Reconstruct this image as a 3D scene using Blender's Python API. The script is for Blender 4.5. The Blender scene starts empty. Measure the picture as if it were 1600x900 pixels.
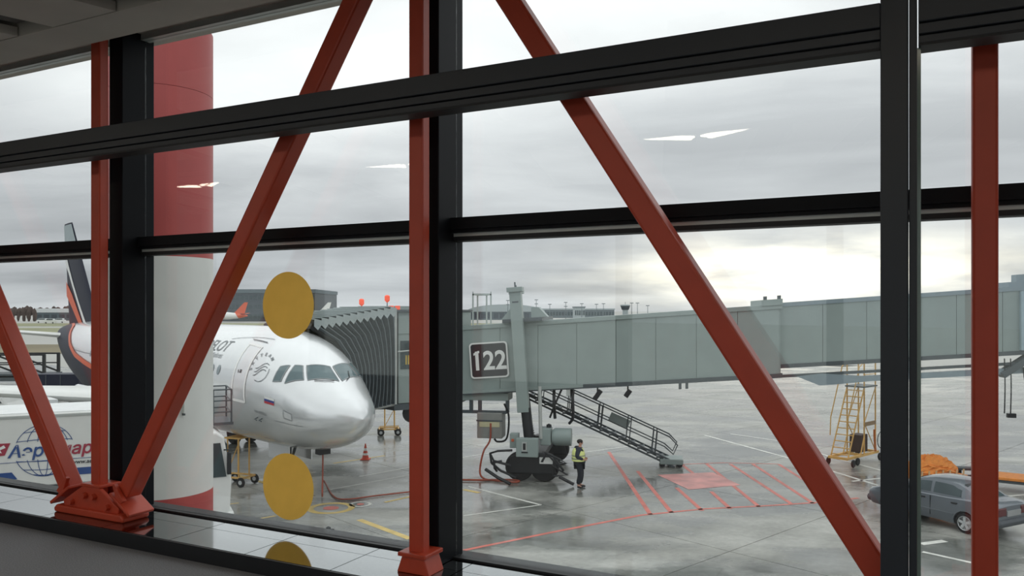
import bpy, bmesh, math, random
from mathutils import Vector, Matrix
random.seed(7)
R = math.radians
scn = bpy.context.scene
COL = scn.collection

# ------------------------------------------------------------------ camera
EYE = 6.5                                   # metres above the apron
cam_d = bpy.data.cameras.new('camera')
cam_d.sensor_width = 36; cam_d.lens = 36 * 1260 / 1600
cam_d.shift_y = 35 / 1600
cam_d.clip_start = .05; cam_d.clip_end = 6000
cam = bpy.data.objects.new('camera', cam_d); COL.objects.link(cam)
cam.location = (0, 0, EYE); cam.rotation_euler = (R(90), 0, 0)
scn.camera = cam

# ------------------------------------------------------------------ view
vs = scn.view_settings
vs.view_transform = 'Standard'; vs.look = 'None'; vs.gamma = 1; vs.use_curve_mapping = False
vs.exposure = 0.08
scn.cycles.transparent_max_bounces = 24

# ------------------------------------------------------------------ sky
def build_world():
    w = bpy.data.worlds.new('overcast_sky'); scn.world = w; w.use_nodes = True
    nt = w.node_tree; nt.nodes.clear()
    def N(t, **k):
        n = nt.nodes.new(t)
        for a, b in k.items(): setattr(n, a, b)
        return n
    L = nt.links.new
    def M(op, a, b=None, clamp=False):
        n = N('ShaderNodeMath', operation=op, use_clamp=clamp)
        for i, v in enumerate((a, b)):
            if v is None: continue
            if isinstance(v, (int, float)): n.inputs[i].default_value = v
            else: L(v, n.inputs[i])
        return n.outputs[0]
    tc = N('ShaderNodeTexCoord'); sp = N('ShaderNodeSeparateXYZ'); L(tc.outputs['Generated'], sp.inputs[0])
    x, y, z = sp.outputs
    zc = M('MAXIMUM', z, 0.0)
    den = M('ADD', zc, .13)
    cb = N('ShaderNodeCombineXYZ'); L(M('DIVIDE', x, den), cb.inputs[0]); L(M('DIVIDE', y, den), cb.inputs[1])
    n1 = N('ShaderNodeTexNoise'); n1.inputs['Scale'].default_value = .72; n1.inputs['Detail'].default_value = 7; n1.inputs['Roughness'].default_value = .52
    n1.inputs['Distortion'].default_value = .35
    mp = N('ShaderNodeMapping'); mp.inputs['Location'].default_value = (3.1, 1.7, 0); mp.inputs['Rotation'].default_value = (0, 0, R(12)); mp.inputs['Scale'].default_value = (.75, 1.15, 1)
    L(cb.outputs[0], mp.inputs[0]); L(mp.outputs[0], n1.inputs['Vector'])
    # elevation curve: dull bank low down, paler overhead
    el = N('ShaderNodeValToRGB'); L(zc, el.inputs[0])
    cr = el.color_ramp; cr.interpolation = 'EASE'
    cr.elements[0].position = 0; cr.elements[0].color = (.60,)*3 + (1,)
    cr.elements[1].position = 1; cr.elements[1].color = (1.12,)*3 + (1,)
    for p, v in ((.03, .50), (.075, .50), (.16, .66), (.26, .86), (.42, .98)):
        e = cr.elements.new(p); e.color = (v, v, v, 1)
    cl = N('ShaderNodeMapRange'); L(n1.outputs[0], cl.inputs[0])
    cl.inputs[1].default_value = .33; cl.inputs[2].default_value = .68; cl.inputs[3].default_value = .74; cl.inputs[4].default_value = 1.2
    br = M('MULTIPLY', el.outputs[0], cl.outputs[0])
    tint = N('ShaderNodeValToRGB'); L(br, tint.inputs[0])
    t = tint.color_ramp; t.elements[0].position = .3; t.elements[0].color = (.95, .985, 1.05, 1); t.elements[1].position = .9; t.elements[1].color = (.985, 1.0, 1.015, 1)
    mul = N('ShaderNodeVectorMath', operation='SCALE'); L(tint.outputs[0], mul.inputs[0]); L(br, mul.inputs['Scale'])
    # the break in the cloud where the low sun glows through
    g = Vector((.36, 1, .047)).normalized()
    dx = M('MULTIPLY', M('SUBTRACT', x, g.x), 5.2); dz = M('MULTIPLY', M('SUBTRACT', z, g.z), 26.0)
    fy = M('GREATER_THAN', y, 0)
    d2 = M('ADD', M('MULTIPLY', dx, dx), M('MULTIPLY', dz, dz))
    gl = M('MULTIPLY', M('POWER', 2.718, M('MULTIPLY', d2, -1.0)), fy)
    n2 = N('ShaderNodeTexNoise'); n2.inputs['Scale'].default_value = 1.0; n2.inputs['Detail'].default_value = 5
    mp2 = N('ShaderNodeMapping'); mp2.inputs['Scale'].default_value = (7, 7, 34); L(tc.outputs['Generated'], mp2.inputs[0]); L(mp2.outputs[0], n2.inputs['Vector'])
    gm = N('ShaderNodeMapRange'); L(n2.outputs[0], gm.inputs[0]); gm.inputs[1].default_value = .36; gm.inputs[2].default_value = .6
    gl = M('MULTIPLY', gl, M('ADD', M('MULTIPLY', gm.outputs[0], .75), .25))
    gs = N('ShaderNodeVectorMath', operation='SCALE'); gs.inputs[0].default_value = (1.0, .89, .66); L(M('MULTIPLY', gl, 1.25), gs.inputs['Scale'])
    ad = N('ShaderNodeVectorMath', operation='ADD'); L(mul.outputs[0], ad.inputs[0]); L(gs.outputs[0], ad.inputs[1])
    bg = N('ShaderNodeBackground'); L(ad.outputs[0], bg.inputs[0]); bg.inputs[1].default_value = SKY
    out = N('ShaderNodeOutputWorld'); L(bg.outputs[0], out.inputs[0])
SKY = 1.18
build_world()

# ------------------------------------------------------------------ materials
def lin(c):
    if isinstance(c, str):
        c = tuple(int(c[i:i+2], 16) / 255 for i in (0, 2, 4))
        c = tuple(v / 12.92 if v <= .04045 else ((v + .055) / 1.055) ** 2.4 for v in c)
    return c
MATS = {}
def mat(name, col, rough=.5, metal=0., var=.06, scale=3., bump=0., bscale=40., coat=0., space='Object'):
    if name in MATS: return MATS[name]
    m = bpy.data.materials.new(name); m.use_nodes = True; MATS[name] = m
    nt = m.node_tree; b = nt.nodes['Principled BSDF']; L = nt.links.new
    c = lin(col)
    b.inputs['Roughness'].default_value = rough; b.inputs['Metallic'].default_value = metal
    if coat: b.inputs['Coat Weight'].default_value = coat; b.inputs['Coat Roughness'].default_value = .08
    tc = nt.nodes.new('ShaderNodeTexCoord')
    no = nt.nodes.new('ShaderNodeTexNoise'); no.inputs['Scale'].default_value = scale; no.inputs['Detail'].default_value = 4
    L(tc.outputs[space], no.inputs['Vector'])
    mr = nt.nodes.new('ShaderNodeMapRange'); mr.inputs[1].default_value = .3; mr.inputs[2].default_value = .7
    mr.inputs[3].default_value = 1 - var; mr.inputs[4].default_value = 1 + var; L(no.outputs[0], mr.inputs[0])
    sc = nt.nodes.new('ShaderNodeVectorMath'); sc.operation = 'SCALE'; sc.inputs[0].default_value = c; L(mr.outputs[0], sc.inputs['Scale'])
    L(sc.outputs[0], b.inputs['Base Color'])
    if bump:
        n2 = nt.nodes.new('ShaderNodeTexNoise'); n2.inputs['Scale'].default_value = bscale; n2.inputs['Detail'].default_value = 3
        L(tc.outputs[space], n2.inputs['Vector'])
        bp = nt.nodes.new('ShaderNodeBump'); bp.inputs['Strength'].default_value = bump; bp.inputs['Distance'].default_value = .01
        L(n2.outputs[0], bp.inputs['Height']); L(bp.outputs[0], b.inputs['Normal'])
    return m
def emis(name, col, s):
    m = bpy.data.materials.new(name); m.use_nodes = True; nt = m.node_tree
    b = nt.nodes['Principled BSDF']; b.inputs['Base Color'].default_value = (*lin(col), 1)
    b.inputs['Emission Color'].default_value = (*lin(col), 1); b.inputs['Emission Strength'].default_value = s
    MATS[name] = m; return m
def glass_mat(name, tint, base):
    m = bpy.data.materials.new(name); m.use_nodes = True; nt = m.node_tree; nt.nodes.clear(); L = nt.links.new
    tr = nt.nodes.new('ShaderNodeBsdfTransparent'); tr.inputs[0].default_value = (*tint, 1)
    gl = nt.nodes.new('ShaderNodeBsdfGlossy'); gl.inputs['Roughness'].default_value = 0.0; gl.inputs[0].default_value = (.95, .98, .97, 1)
    lw = nt.nodes.new('ShaderNodeLayerWeight'); lw.inputs[0].default_value = .5
    pw = nt.nodes.new('ShaderNodeMath'); pw.operation = 'POWER'; L(lw.outputs['Facing'], pw.inputs[0]); pw.inputs[1].default_value = 5
    mr = nt.nodes.new('ShaderNodeMapRange'); mr.inputs[3].default_value = base; mr.inputs[4].default_value = .9; L(pw.outputs[0], mr.inputs[0])
    mx = nt.nodes.new('ShaderNodeMixShader'); L(mr.outputs[0], mx.inputs[0]); L(tr.outputs[0], mx.inputs[1]); L(gl.outputs[0], mx.inputs[2])
    o = nt.nodes.new('ShaderNodeOutputMaterial'); L(mx.outputs[0], o.inputs[0])
    MATS[name] = m; return m

def concrete_mat():
    m = bpy.data.materials.new('wet_concrete'); m.use_nodes = True; nt = m.node_tree; L = nt.links.new; b = nt.nodes['Principled BSDF']
    ge = nt.nodes.new('ShaderNodeNewGeometry')
    def noise(scale, det, loc=(0, 0, 0), sx=1, sy=1, rot=-47):
        mp = nt.nodes.new('ShaderNodeMapping'); mp.inputs['Location'].default_value = loc; mp.inputs['Scale'].default_value = (sx, sy, 1); mp.inputs['Rotation'].default_value = (0, 0, R(rot))
        L(ge.outputs['Position'], mp.inputs[0])
        n = nt.nodes.new('ShaderNodeTexNoise'); n.inputs['Scale'].default_value = scale; n.inputs['Detail'].default_value = det; n.inputs['Roughness'].default_value = .6
        L(mp.outputs[0], n.inputs['Vector']); return n.outputs[0]
    def rng(v, a, c, d, e):
        r = nt.nodes.new('ShaderNodeMapRange'); r.interpolation_type = 'SMOOTHSTEP'; L(v, r.inputs[0])
        for i, q in enumerate((a, c, d, e)): r.inputs[i + 1].default_value = q
        return r.outputs[0]
    wet = rng(noise(.17, 9, (4, 9, 0), 1.0, 1.7, 20), .40, .57, 0, 1)
    stain = noise(.42, 10, (1, 2, 0), 1, 1.8, 25)
    fine = noise(6, 6)
    r1 = nt.nodes.new('ShaderNodeValToRGB'); L(stain, r1.inputs[0])
    r1.color_ramp.elements[0].position = .3; r1.color_ramp.elements[0].color = (*DRY0, 1); r1.color_ramp.elements[1].position = .7; r1.color_ramp.elements[1].color = (*DRY1, 1)
    r2 = nt.nodes.new('ShaderNodeValToRGB'); L(stain, r2.inputs[0])
    r2.color_ramp.elements[0].position = .3; r2.color_ramp.elements[0].color = (*WET0, 1); r2.color_ramp.elements[1].position = .7; r2.color_ramp.elements[1].color = (*WET1, 1)
    mx = nt.nodes.new('ShaderNodeMix'); mx.data_type = 'RGBA'; L(wet, mx.inputs[0]); L(r1.outputs[0], mx.inputs[6]); L(r2.outputs[0], mx.inputs[7])
    sc = nt.nodes.new('ShaderNodeVectorMath'); sc.operation = 'SCALE'; L(mx.outputs[2], sc.inputs[0]); L(rng(fine, .3, .7, .9, 1.1), sc.inputs['Scale'])
    L(sc.outputs[0], b.inputs['Base Color'])
    ro = nt.nodes.new('ShaderNodeMapRange'); L(wet, ro.inputs[0]); ro.inputs[3].default_value = .45; ro.inputs[4].default_value = .14
    L(ro.outputs[0], b.inputs['Roughness'])
    bp = nt.nodes.new('ShaderNodeBump'); bp.inputs['Strength'].default_value = .12; bp.inputs['Distance'].default_value = .02; L(noise(3, 5, (7, 7, 0)), bp.inputs['Height']); L(bp.outputs[0], b.inputs['Normal'])
    MATS['wet_concrete'] = m; return m
DRY0, DRY1 = (.25, .25, .225), (.47, .465, .43)
WET0, WET1 = (.10, .105, .095), (.23, .235, .215)

concrete = concrete_mat()
joint = mat('joint_sealant', '4e4f4b', .8)
dark = mat('charcoal_powder_coat', '17191d', .45, var=.04)
dark.node_tree.nodes['Principled BSDF'].inputs['Specular IOR Level'].default_value = .12
darkin = mat('charcoal_aluminium', '2b3037', .45, var=.04)
red = mat('red_steel_paint', 'c2472c', .42, var=.07, scale=5, bump=.08, bscale=25)
gasket = mat('black_gasket', '14161a', .55)
alu = mat('pale_aluminium', 'b9bdba', .4, .3)
yellow = mat('yellow_film', 'e0b252', .5, var=.04, scale=9)
granite = mat('polished_sill_tile', '8f9395', .06, 1.0, var=.05, scale=60)
carpet = mat('grey_carpet', '85878b', .95, var=.25, scale=120, bump=.5, bscale=300)
ceil_m = mat('grey_ceiling_panel', 'c2bdb4', .8, var=.04)
ceil_b = mat('ceiling_void', '6b6966', .9)
plaster = mat('grey_plaster', 'a8a6a0', .8)
steelgrey = mat('grey_green_paint', '8f9c99', .45, var=.05, scale=1.2)
steelgrey2 = mat('blue_grey_paint', '84939a', .45, var=.05)
steeldark = mat('dark_grey_paint', '4a5256', .5)
black = mat('black_paint', '17191d', .5)
rubber = mat('black_rubber', '18181a', .8)
bellow = mat('grey_bellows_fabric', '434c51', .7, var=.1)
white = mat('white_paint', 'e6e7e4', .35, var=.03)
ivory = mat('truck_white', 'dfe0dc', .35, var=.03)
silver = mat('silver_aircraft_paint', 'e4e6e7', .26, .55, var=.02, coat=.5)
navy = mat('navy_paint', '10172f', .5)
navy.node_tree.nodes['Principled BSDF'].inputs['Specular IOR Level'].default_value = .25
orange = mat('orange_paint', 'd95a2b', .4)
orangef = mat('orange_tarp', 'e08a3a', .7, var=.15, scale=6)
ylw = mat('yellow_equipment_paint', 'e2b468', .5, var=.1)
glassd = mat('dark_glass', '38474b', .07, var=.1)
cockpit = mat('cockpit_glass', '5f7377', .07, var=.1)
txt_grey = mat('grey_lettering', '6d7276', .4)
txt_blue = mat('blue_lettering', '264a86', .4)
txt_red = mat('red_lettering', '9c2a40', .4)
txt_dark = mat('black_lettering', '222428', .5)
sign_d = mat('sign_charcoal', '2a272c', .5)
line_r = mat('red_ground_paint', 'd3766a', .5, var=.2, scale=2)
line_w = mat('white_ground_paint', 'd9d9d2', .5, var=.2, scale=2)
line_y = mat('yellow_ground_paint', 'd9bd72', .5, var=.2, scale=2)
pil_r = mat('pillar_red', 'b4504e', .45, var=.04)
pil_w = mat('pillar_white', 'e2e3df', .5, var=.04)
grass_m = mat('winter_grass', '7d745c', .95, var=.25, scale=.05)
grass2_m = mat('pale_green_grass', '8b8c6c', .95, var=.25, scale=.05)
hose_m = mat('red_hose', '9c4a35', .6)
carpaint = mat('grey_car_paint', '666d74', .3, .4, var=.03, coat=.6)
tyre = mat('tyre_rubber', '1e1e20', .85)
rim = mat('alloy_rim', 'c6c9ca', .35, .3)
tail_l = mat('tail_light_red', '5a1d20', .2)
cloth_n = mat('navy_cloth', '272d3a', .85)
cloth_k = mat('dark_trousers', '20242c', .9)
vest_m = mat('lime_vest', 'e2ea96', .6)
skin_m = mat('skin', 'c08f78', .6)
hair_m = mat('dark_hair', '1c1714', .7)
tree_m = mat('bare_tree_line', '5a4e4a', .95, var=.3, scale=.3)
far_grey = mat('far_grey_facade', '5d6a70', .6)
far_dark = mat('far_dark_facade', '3f4951', .5)
far_white = mat('far_white_roof', 'd5d9da', .6)
far_pale = mat('far_pale_facade', 'a4aeb0', .6)
far_brick = mat('far_brick_block', '8a7d78', .7)
lamp_red = emis('beacon_red', 'e2502f', .6)
hazard_y = mat('hazard_yellow', 'd6b23a', .5)
glass = glass_mat('window_glass', (.955, .972, .966), .06)
led = emis('led_strip_white', 'fff1dc', 9.0)

# ------------------------------------------------------------------ mesh helpers
class MB:
    def __init__(s): s.v = []; s.f = []
    def add(s, vs, fs):
        o = len(s.v); s.v += [tuple(p) for p in vs]; s.f += [tuple(i + o for i in f) for f in fs]; return s
    def box(s, x0, x1, y0, y1, z0, z1, M=None):
        P = [Vector(p) for p in ((x0,y0,z0),(x1,y0,z0),(x1,y1,z0),(x0,y1,z0),(x0,y0,z1),(x1,y0,z1),(x1,y1,z1),(x0,y1,z1))]
        if M: P = [M @ p for p in P]
        return s.add(P, [(0,3,2,1),(4,5,6,7),(0,1,5,4),(1,2,6,5),(2,3,7,6),(3,0,4,7)])
    def bar(s, p, q, w, h, up=(0, 0, 1)):
        p, q = Vector(p), Vector(q); d = (q - p); l = d.length; d.normalize(); up = Vector(up)
        if abs(d.dot(up)) > .99: up = Vector((0, 1, 0))
        a = d.cross(up).normalized(); b = a.cross(d)
        M = Matrix((a, d, b)).transposed().to_4x4(); M.translation = p
        return s.box(-w/2, w/2, 0, l, -h/2, h/2, M)
    def tube(s, pts, r, n=8, closed=False, r1=None):
        pts = [Vector(p) for p in pts]; m = len(pts); rings = []
        prev = None
        for i, p in enumerate(pts):
            if closed: d = pts[(i+1) % m] - pts[i-1]
            else: d = pts[min(i+1, m-1)] - pts[max(i-1, 0)]
            d.normalize()
            if prev is None:
                a = d.cross(Vector((0, 0, 1)))
                if a.length < .1: a = d.cross(Vector((0, 1, 0)))
            else: a = prev - d * prev.dot(d)
            a.normalize(); prev = a; b = d.cross(a)
            rr = r if r1 is None else r + (r1 - r) * i / (m - 1)
            rings.append([p + (a * math.cos(2*math.pi*k/n) + b * math.sin(2*math.pi*k/n)) * rr for k in range(n)])
        return s.rings(rings, cap=not closed, loop=closed)
    def rings(s, rings, cap=True, loop=False, closed=True):
        n = len(rings[0]); V = [p for r in rings for p in r]; F = []
        m = len(rings)
        for i in range(m if loop else m - 1):
            j = (i + 1) % m
            for k in range(n if closed else n - 1):
                k2 = (k + 1) % n
                F.append((i*n+k, i*n+k2, j*n+k2, j*n+k))
        if cap and not loop: F.append(tuple(range(n))[::-1]); F.append(tuple((m-1)*n+k for k in range(n)))
        return s.add(V, F)
    def lathe(s, prof, n=24, c=(0, 0, 0), axis='z'):
        rg = []
        for r, z in prof:
            ring = []
            for k in range(n):
                a = 2*math.pi*k/n; x, y = r*math.cos(a), r*math.sin(a)
                p = {'z': (x, y, z), 'y': (x, z, -y), 'x': (z, x, y)}[axis]
                ring.append((p[0]+c[0], p[1]+c[1], p[2]+c[2]))
            rg.append(ring)
        return s.rings(rg)
    def prism(s, poly, z0, z1, M=None):
        n = len(poly)
        P = [Vector((x, y, z0)) for x, y in poly] + [Vector((x, y, z1)) for x, y in poly]
        if M: P = [M @ p for p in P]
        return s.add(P, [tuple(range(n))[::-1], tuple(range(n, 2*n))] + [(i, (i+1) % n, n+(i+1) % n, n+i) for i in range(n)])
    def sphere(s, c, rx, ry=None, rz=None, n=16, m=10):
        ry = ry or rx; rz = rz or rx; rg = []
        for i in range(m + 1):
            t = math.pi * i / m; q = max(math.sin(t), .01)
            rg.append([(c[0]+rx*q*math.cos(2*math.pi*k/n), c[1]+ry*q*math.sin(2*math.pi*k/n), c[2]-rz*math.cos(t)) for k in range(n)])
        return s.rings(rg)
    def mesh(s, name, m, smooth=False):
        me = bpy.data.meshes.new(name); me.from_pydata(s.v, [], s.f)
        bm = bmesh.new(); bm.from_mesh(me); bmesh.ops.recalc_face_normals(bm, faces=bm.faces); bm.to_mesh(me); bm.free()
        me.materials.append(m)
        if smooth:
            me.polygons.foreach_set('use_smooth', [True] * len(me.polygons))
            me.set_sharp_from_angle(angle=R(38))
        return me
    def build(s, name, m, parent=None, smooth=False, loc=None, rotz=0, bevel=0, label=None):
        return link(name, s.mesh(name, m, smooth), parent, loc, rotz, bevel, label)
def link(name, me, parent=None, loc=None, rotz=0, bevel=0, label=None):
    o = bpy.data.objects.new(name, me); COL.objects.link(o)
    if parent: o.parent = parent
    if loc is not None: o.location = loc
    if rotz: o.rotation_euler.z = rotz
    if bevel:
        b = o.modifiers.new('bevel', 'BEVEL'); b.width = bevel; b.segments = 2; b.limit_method = 'ANGLE'; b.angle_limit = R(50)
    if label: o['label'] = label
    return o
def tag(o, label, cat, group=None):
    o['label'] = label; o['category'] = cat
    if group: o['group'] = group
    return o
def thing(name, label, cat, loc=(0, 0, 0), rotz=0, group=None):
    o = bpy.data.objects.new(name, None); COL.objects.link(o); o.location = loc; o.rotation_euler.z = rotz; o.empty_display_size = .3
    return tag(o, label, cat, group)
def struct(o, kind='structure', label=None):
    o['kind'] = kind
    if label: o['label'] = label
    return o
def sroot(name, loc=(0, 0, 0), rotz=0, label=None):
    o = bpy.data.objects.new(name, None); COL.objects.link(o); o.location = loc; o.rotation_euler.z = rotz
    return struct(o, label=label)
def dup(root, loc, rotz, label):
    r = root.copy(); COL.objects.link(r); r.location = loc; r.rotation_euler.z = rotz; r['label'] = label
    for ch in list(root.children):
        c = ch.copy(); COL.objects.link(c); c.parent = r
        for g in list(ch.children):
            d = g.copy(); COL.objects.link(d); d.parent = c
    return r
def text_2d(s, size, align='LEFT', shear=0., offset=0., cuts=0):
    """triangles of a line of lettering in its own plane"""
    cu = bpy.data.curves.new('lettering', 'FONT'); cu.body = s; cu.size = size; cu.align_x = align; cu.align_y = 'BOTTOM_BASELINE'
    cu.shear = shear; cu.offset = offset; cu.resolution_u = 4
    o = bpy.data.objects.new('lettering', cu); COL.objects.link(o)
    dg = bpy.context.evaluated_depsgraph_get(); me = bpy.data.meshes.new_from_object(o.evaluated_get(dg))
    bpy.data.objects.remove(o); bpy.data.curves.remove(cu)
    bm = bmesh.new(); bm.from_mesh(me); bmesh.ops.triangulate(bm, faces=bm.faces)
    if cuts: bmesh.ops.subdivide_edges(bm, edges=bm.edges, cuts=cuts, use_grid_fill=True)
    bm.verts.index_update()
    V = [(v.co.x, v.co.y) for v in bm.verts]; F = [tuple(v.index for v in f.verts) for f in bm.faces]
    bm.free(); bpy.data.meshes.remove(me)
    return V, F
def evaluated(o):
    """freeze an object's modifiers into its mesh"""
    dg = bpy.context.evaluated_depsgraph_get(); me = bpy.data.meshes.new_from_object(o.evaluated_get(dg))
    o.modifiers.clear(); o.data = me; return o

# ================================================================== SETTING: the glazed gallery
TH = math.atan2(-.457, .889)                # the window wall runs obliquely: local x along it, local y outward
FLOOR = 4.9; SILL = 5.0
GLASS_D = 4.2
def bl(mb, name, m, parent=None, **k):
    """part in the gallery's own frame"""
    if parent: return mb.build(name, m, parent, **k)
    return mb.build(name, m, None, rotz=TH, **k)

U0, U1, DB = -13.0, 7.0, -3.2
struct(bl(MB().box(U0, U1, DB, 3.65, FLOOR - .3, FLOOR), 'floor', carpet))
# ceiling with separate panels below a dark void
ce = sroot('ceiling', rotz=TH)
bl(MB().box(U0, U1, DB, 3.62, 8.50, 8.75), 'ceiling_slab', ceil_b, ce)
bl(MB().box(U0, U1, 3.34, 3.66, 8.36, 8.50), 'edge_bulkhead', ceil_m, ce)
pm = MB().prism([(-1.83, -6.0), (-1.21, -6.0), (.62, 0), (0, 0)], 0, .06)
pme = pm.mesh('ceiling_panel', ceil_m)
pmr = MB().prism([(-1.83, -6.0), (-1.53, -6.0), (.30, 0), (0, 0)], 0, .04).mesh('recessed_panel', ceil_b)
u = U0 + 1.9; i = 0
while u < U1 - .8:
    link('ceiling_panel', pme, ce, (u, 3.33, 8.36)); link('recessed_panel', pmr, ce, (u + .66, 3.30, 8.43)); u += 1.0; i += 1
# outer wall: head, mullions, thin transom
wf = sroot('wall_front', rotz=TH)
bl(MB().box(U0, U1, 3.62, 4.4, 9.3, 9.5), 'soffit', ceil_b, wf)
bl(MB().box(U0, U1, 4.12, 4.4, 8.60, 9.3), 'head_beam', ceil_m, wf)
bl(MB().box(U0, U1, 3.60, 3.64, 8.5, 9.3), 'upstand', ceil_b, wf)
bl(MB().box(U0, U1, 4.16, 4.24, 8.555, 8.60), 'head_reflection', alu, wf)  # reflection along the pane head, built as a pale strip
for u in (-11.0, -8.22, -5.455, -2.70, 3.0):
    bl(MB().box(u, u + .145 if u == -5.455 else u + .16, 4.0, 4.28, SILL, 8.60), 'mullion', dark, wf, bevel=.006)
for a, b in ((U0, -5.455), (-5.31, -2.70), (-2.54, U1)):
    bl(MB().box(a, b, 4.13, 4.27, 6.985, 7.055).box(a, b, 4.15, 4.27, 6.965, 6.985), 'transom', dark, wf)
    bl(MB().box(a, b, 4.17, 4.25, 6.944, 6.965), 'transom_strip', alu, wf)
    bl(MB().box(a, b, 4.165, 4.26, 6.918, 6.944), 'transom_gasket', gasket, wf)
bl(MB().box(U0, U1, 4.165, 4.235, SILL, SILL + .012), 'bottom_gasket', gasket, wf)
panes = [(U0, -11.0), (-10.84, -8.22), (-8.06, -5.455), (-5.31, -2.70), (-2.54, 3.0), (3.16, U1)]
k = 0
for a, b in panes:
    for z0, z1 in ((SILL + .012, 6.918), (7.055, 8.555)):
        k += 1
        struct(bl(MB().box(a, b, 4.195, 4.207, z0, z1), 'window_%d' % k, glass))
# inner frame: thick rail and post in front of the truss
t1 = sroot('trim_1', rotz=TH)
for a, b in ((U0, -.166), (-.029, U1)):
    bl(MB().box(a, b, 3.58, 3.72, 7.645, 7.745), 'rail', darkin, t1, bevel=.004)
    bl(MB().box(a, b, 3.592, 3.72, 7.60, 7.641), 'rail_groove_profile', darkin, t1, bevel=.003)
    bl(MB().box(a, b, 3.602, 3.72, 7.565, 7.596), 'rail_groove_profile', darkin, t1, bevel=.003)
    bl(MB().box(a, b, 3.60, 3.715, 7.555, 7.565), 'rail_gasket', gasket, t1)
bl(MB().box(-.166, -.066, 3.575, 3.73, SILL, 8.36), 'post', darkin, t1, bevel=.004)
bl(MB().box(-.062, -.034, 3.59, 3.72, SILL, 8.36), 'post_profile', darkin, t1, bevel=.003)
bl(MB().box(-.034, -.020, 3.63, 3.65, SILL, 7.555), 'pane_edge', mat('green_glass_edge', '8fa39b', .15), t1)
# window sill: tiles on a black curb
sl = sroot('sill', rotz=TH)
bl(MB().box(U0, U1, 3.66, 4.40, FLOOR - .3, SILL - .018), 'curb', gasket, sl)
bl(MB().box(U0, U1, 3.645, 3.66, FLOOR, SILL - .002), 'curb_face', black, sl)
ta = MB().box(0, .664, 3.662, 3.986, SILL - .018, SILL).mesh('sill_tile', granite)
tb = MB().box(0, .664, 3.99, 4.195, SILL - .018, SILL).mesh('sill_tile', granite)
u = -2.39 - .67 * 15
while u < U1 - .67:
    link('sill_tile', ta, sl, (u, 0, 0)); link('sill_tile', tb, sl, (u, 0, 0)); u += .67
# unseen rear wall, window row added as interior fill light; end walls
wb = MB().box(U0, U1, DB - .2, DB, FLOOR, 5.35).box(U0, U1, DB - .2, DB, 8.1, 8.5)
ru = [-13, -10.2, -7.2, -4.2, -1.2, 1.8, 4.8, 6.8]
for a in ru: wb.box(a, a + .2, DB - .2, DB, 5.35, 8.1)
struct(bl(wb, 'wall_rear', plaster))
for a, b in zip(ru[:-1], ru[1:]):
    k += 1
    struct(bl(MB().box(a + .2, b, DB - .11, DB - .10, 5.35, 8.1), 'window_%d' % k, glass))
struct(bl(MB().box(U0 - .2, U0, DB, 4.4, FLOOR, 9.3), 'wall_left', plaster))
struct(bl(MB().box(U1, U1 + .2, DB, 4.4, FLOOR, 9.3), 'wall_right', plaster))

# zigzag of linear lamps under the ceiling
def W2(u, d, z): return (u*.889 + d*.457, -u*.457 + d*.889, z)
zig = [(-11.1, 1.1), (-9.3, .05), (-7.5, 1.1), (-5.7, .05), (-3.9, 1.1), (-2.1, .03), (-.25, 1.12), (1.55, .05), (3.35, 1.1)]
spots = ['far left end', 'second from far left end', 'third from far left end', 'left of camera', 'behind the camera to the left', 'directly above the camera', 'right of the camera', 'far right end']
for i in range(len(zig) - 1):
    a, b = Vector((*zig[i], 0)), Vector((*zig[i+1], 0)); d = (b - a); l = d.length - .12; ang = math.atan2(d.y, d.x); mid = (a + b) / 2
    t = thing('linear_lamp', 'slim white linear ceiling lamp, %s of the zigzag' % spots[i], 'lamp', W2(mid.x, mid.y, 8.30), TH + ang, 'zigzag ceiling lamps')
    MB().box(-l/2, l/2, -.09, .09, 0, .03).build('housing', alu, t)
    for s in (-.05, .05): MB().box(-l/2 + .02, l/2 - .02, s - .028, s + .028, -.012, 0).build('led_tube', led, t)
    for s in (-l/3, l/3): MB().box(s - .01, s + .01, -.01, .01, .03, .10).build('hanger', alu, t)

# ================================================================== RED TRUSS
tr = thing('steel_truss', 'red painted steel lattice with posts and diagonals standing on the window sill', 'truss', W2(-5.41, 3.9, SILL), TH)
def tp(u, z, d=0.): return (u + 5.41, d, z - SILL)
TW = .105
for u in (-11.03, -8.22, -5.41, -2.6, .215, 3.02):
    w = .05
    MB().box(u + 5.41 - w, u + 5.41 + w - .004, -w, w - .02, .10, 4.2).build('post', red, tr, bevel=.012)
def diag(u0, z0, u1, z1): MB().bar(tp(u0, z0), tp(u1, z1), TW * 1.12, .125, up=(0, 1, 0)).build('diagonal', red, tr, bevel=.014)
SL = 1.55
def line_z(u, ua, za, s): return za + s * (u - ua)
diag(-5.10, line_z(-5.10, -4.2, 6.59, SL), -2.72, line_z(-2.72, -4.2, 6.59, SL))
diag(-2.50, line_z(-2.50, -.83, 6.35, -SL), -.10, line_z(-.10, -.83, 6.35, -SL))
diag(-5.72, line_z(-5.72, -6.65, 6.475, -1.45), -8.1, line_z(-8.1, -6.65, 6.475, -1.45))
diag(.53, line_z(.53, 1.26, 6.455, SL), 2.9, line_z(2.9, 1.26, 6.455, SL))
diag(-8.34, 9.1, -10.84, 5.2)
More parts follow.
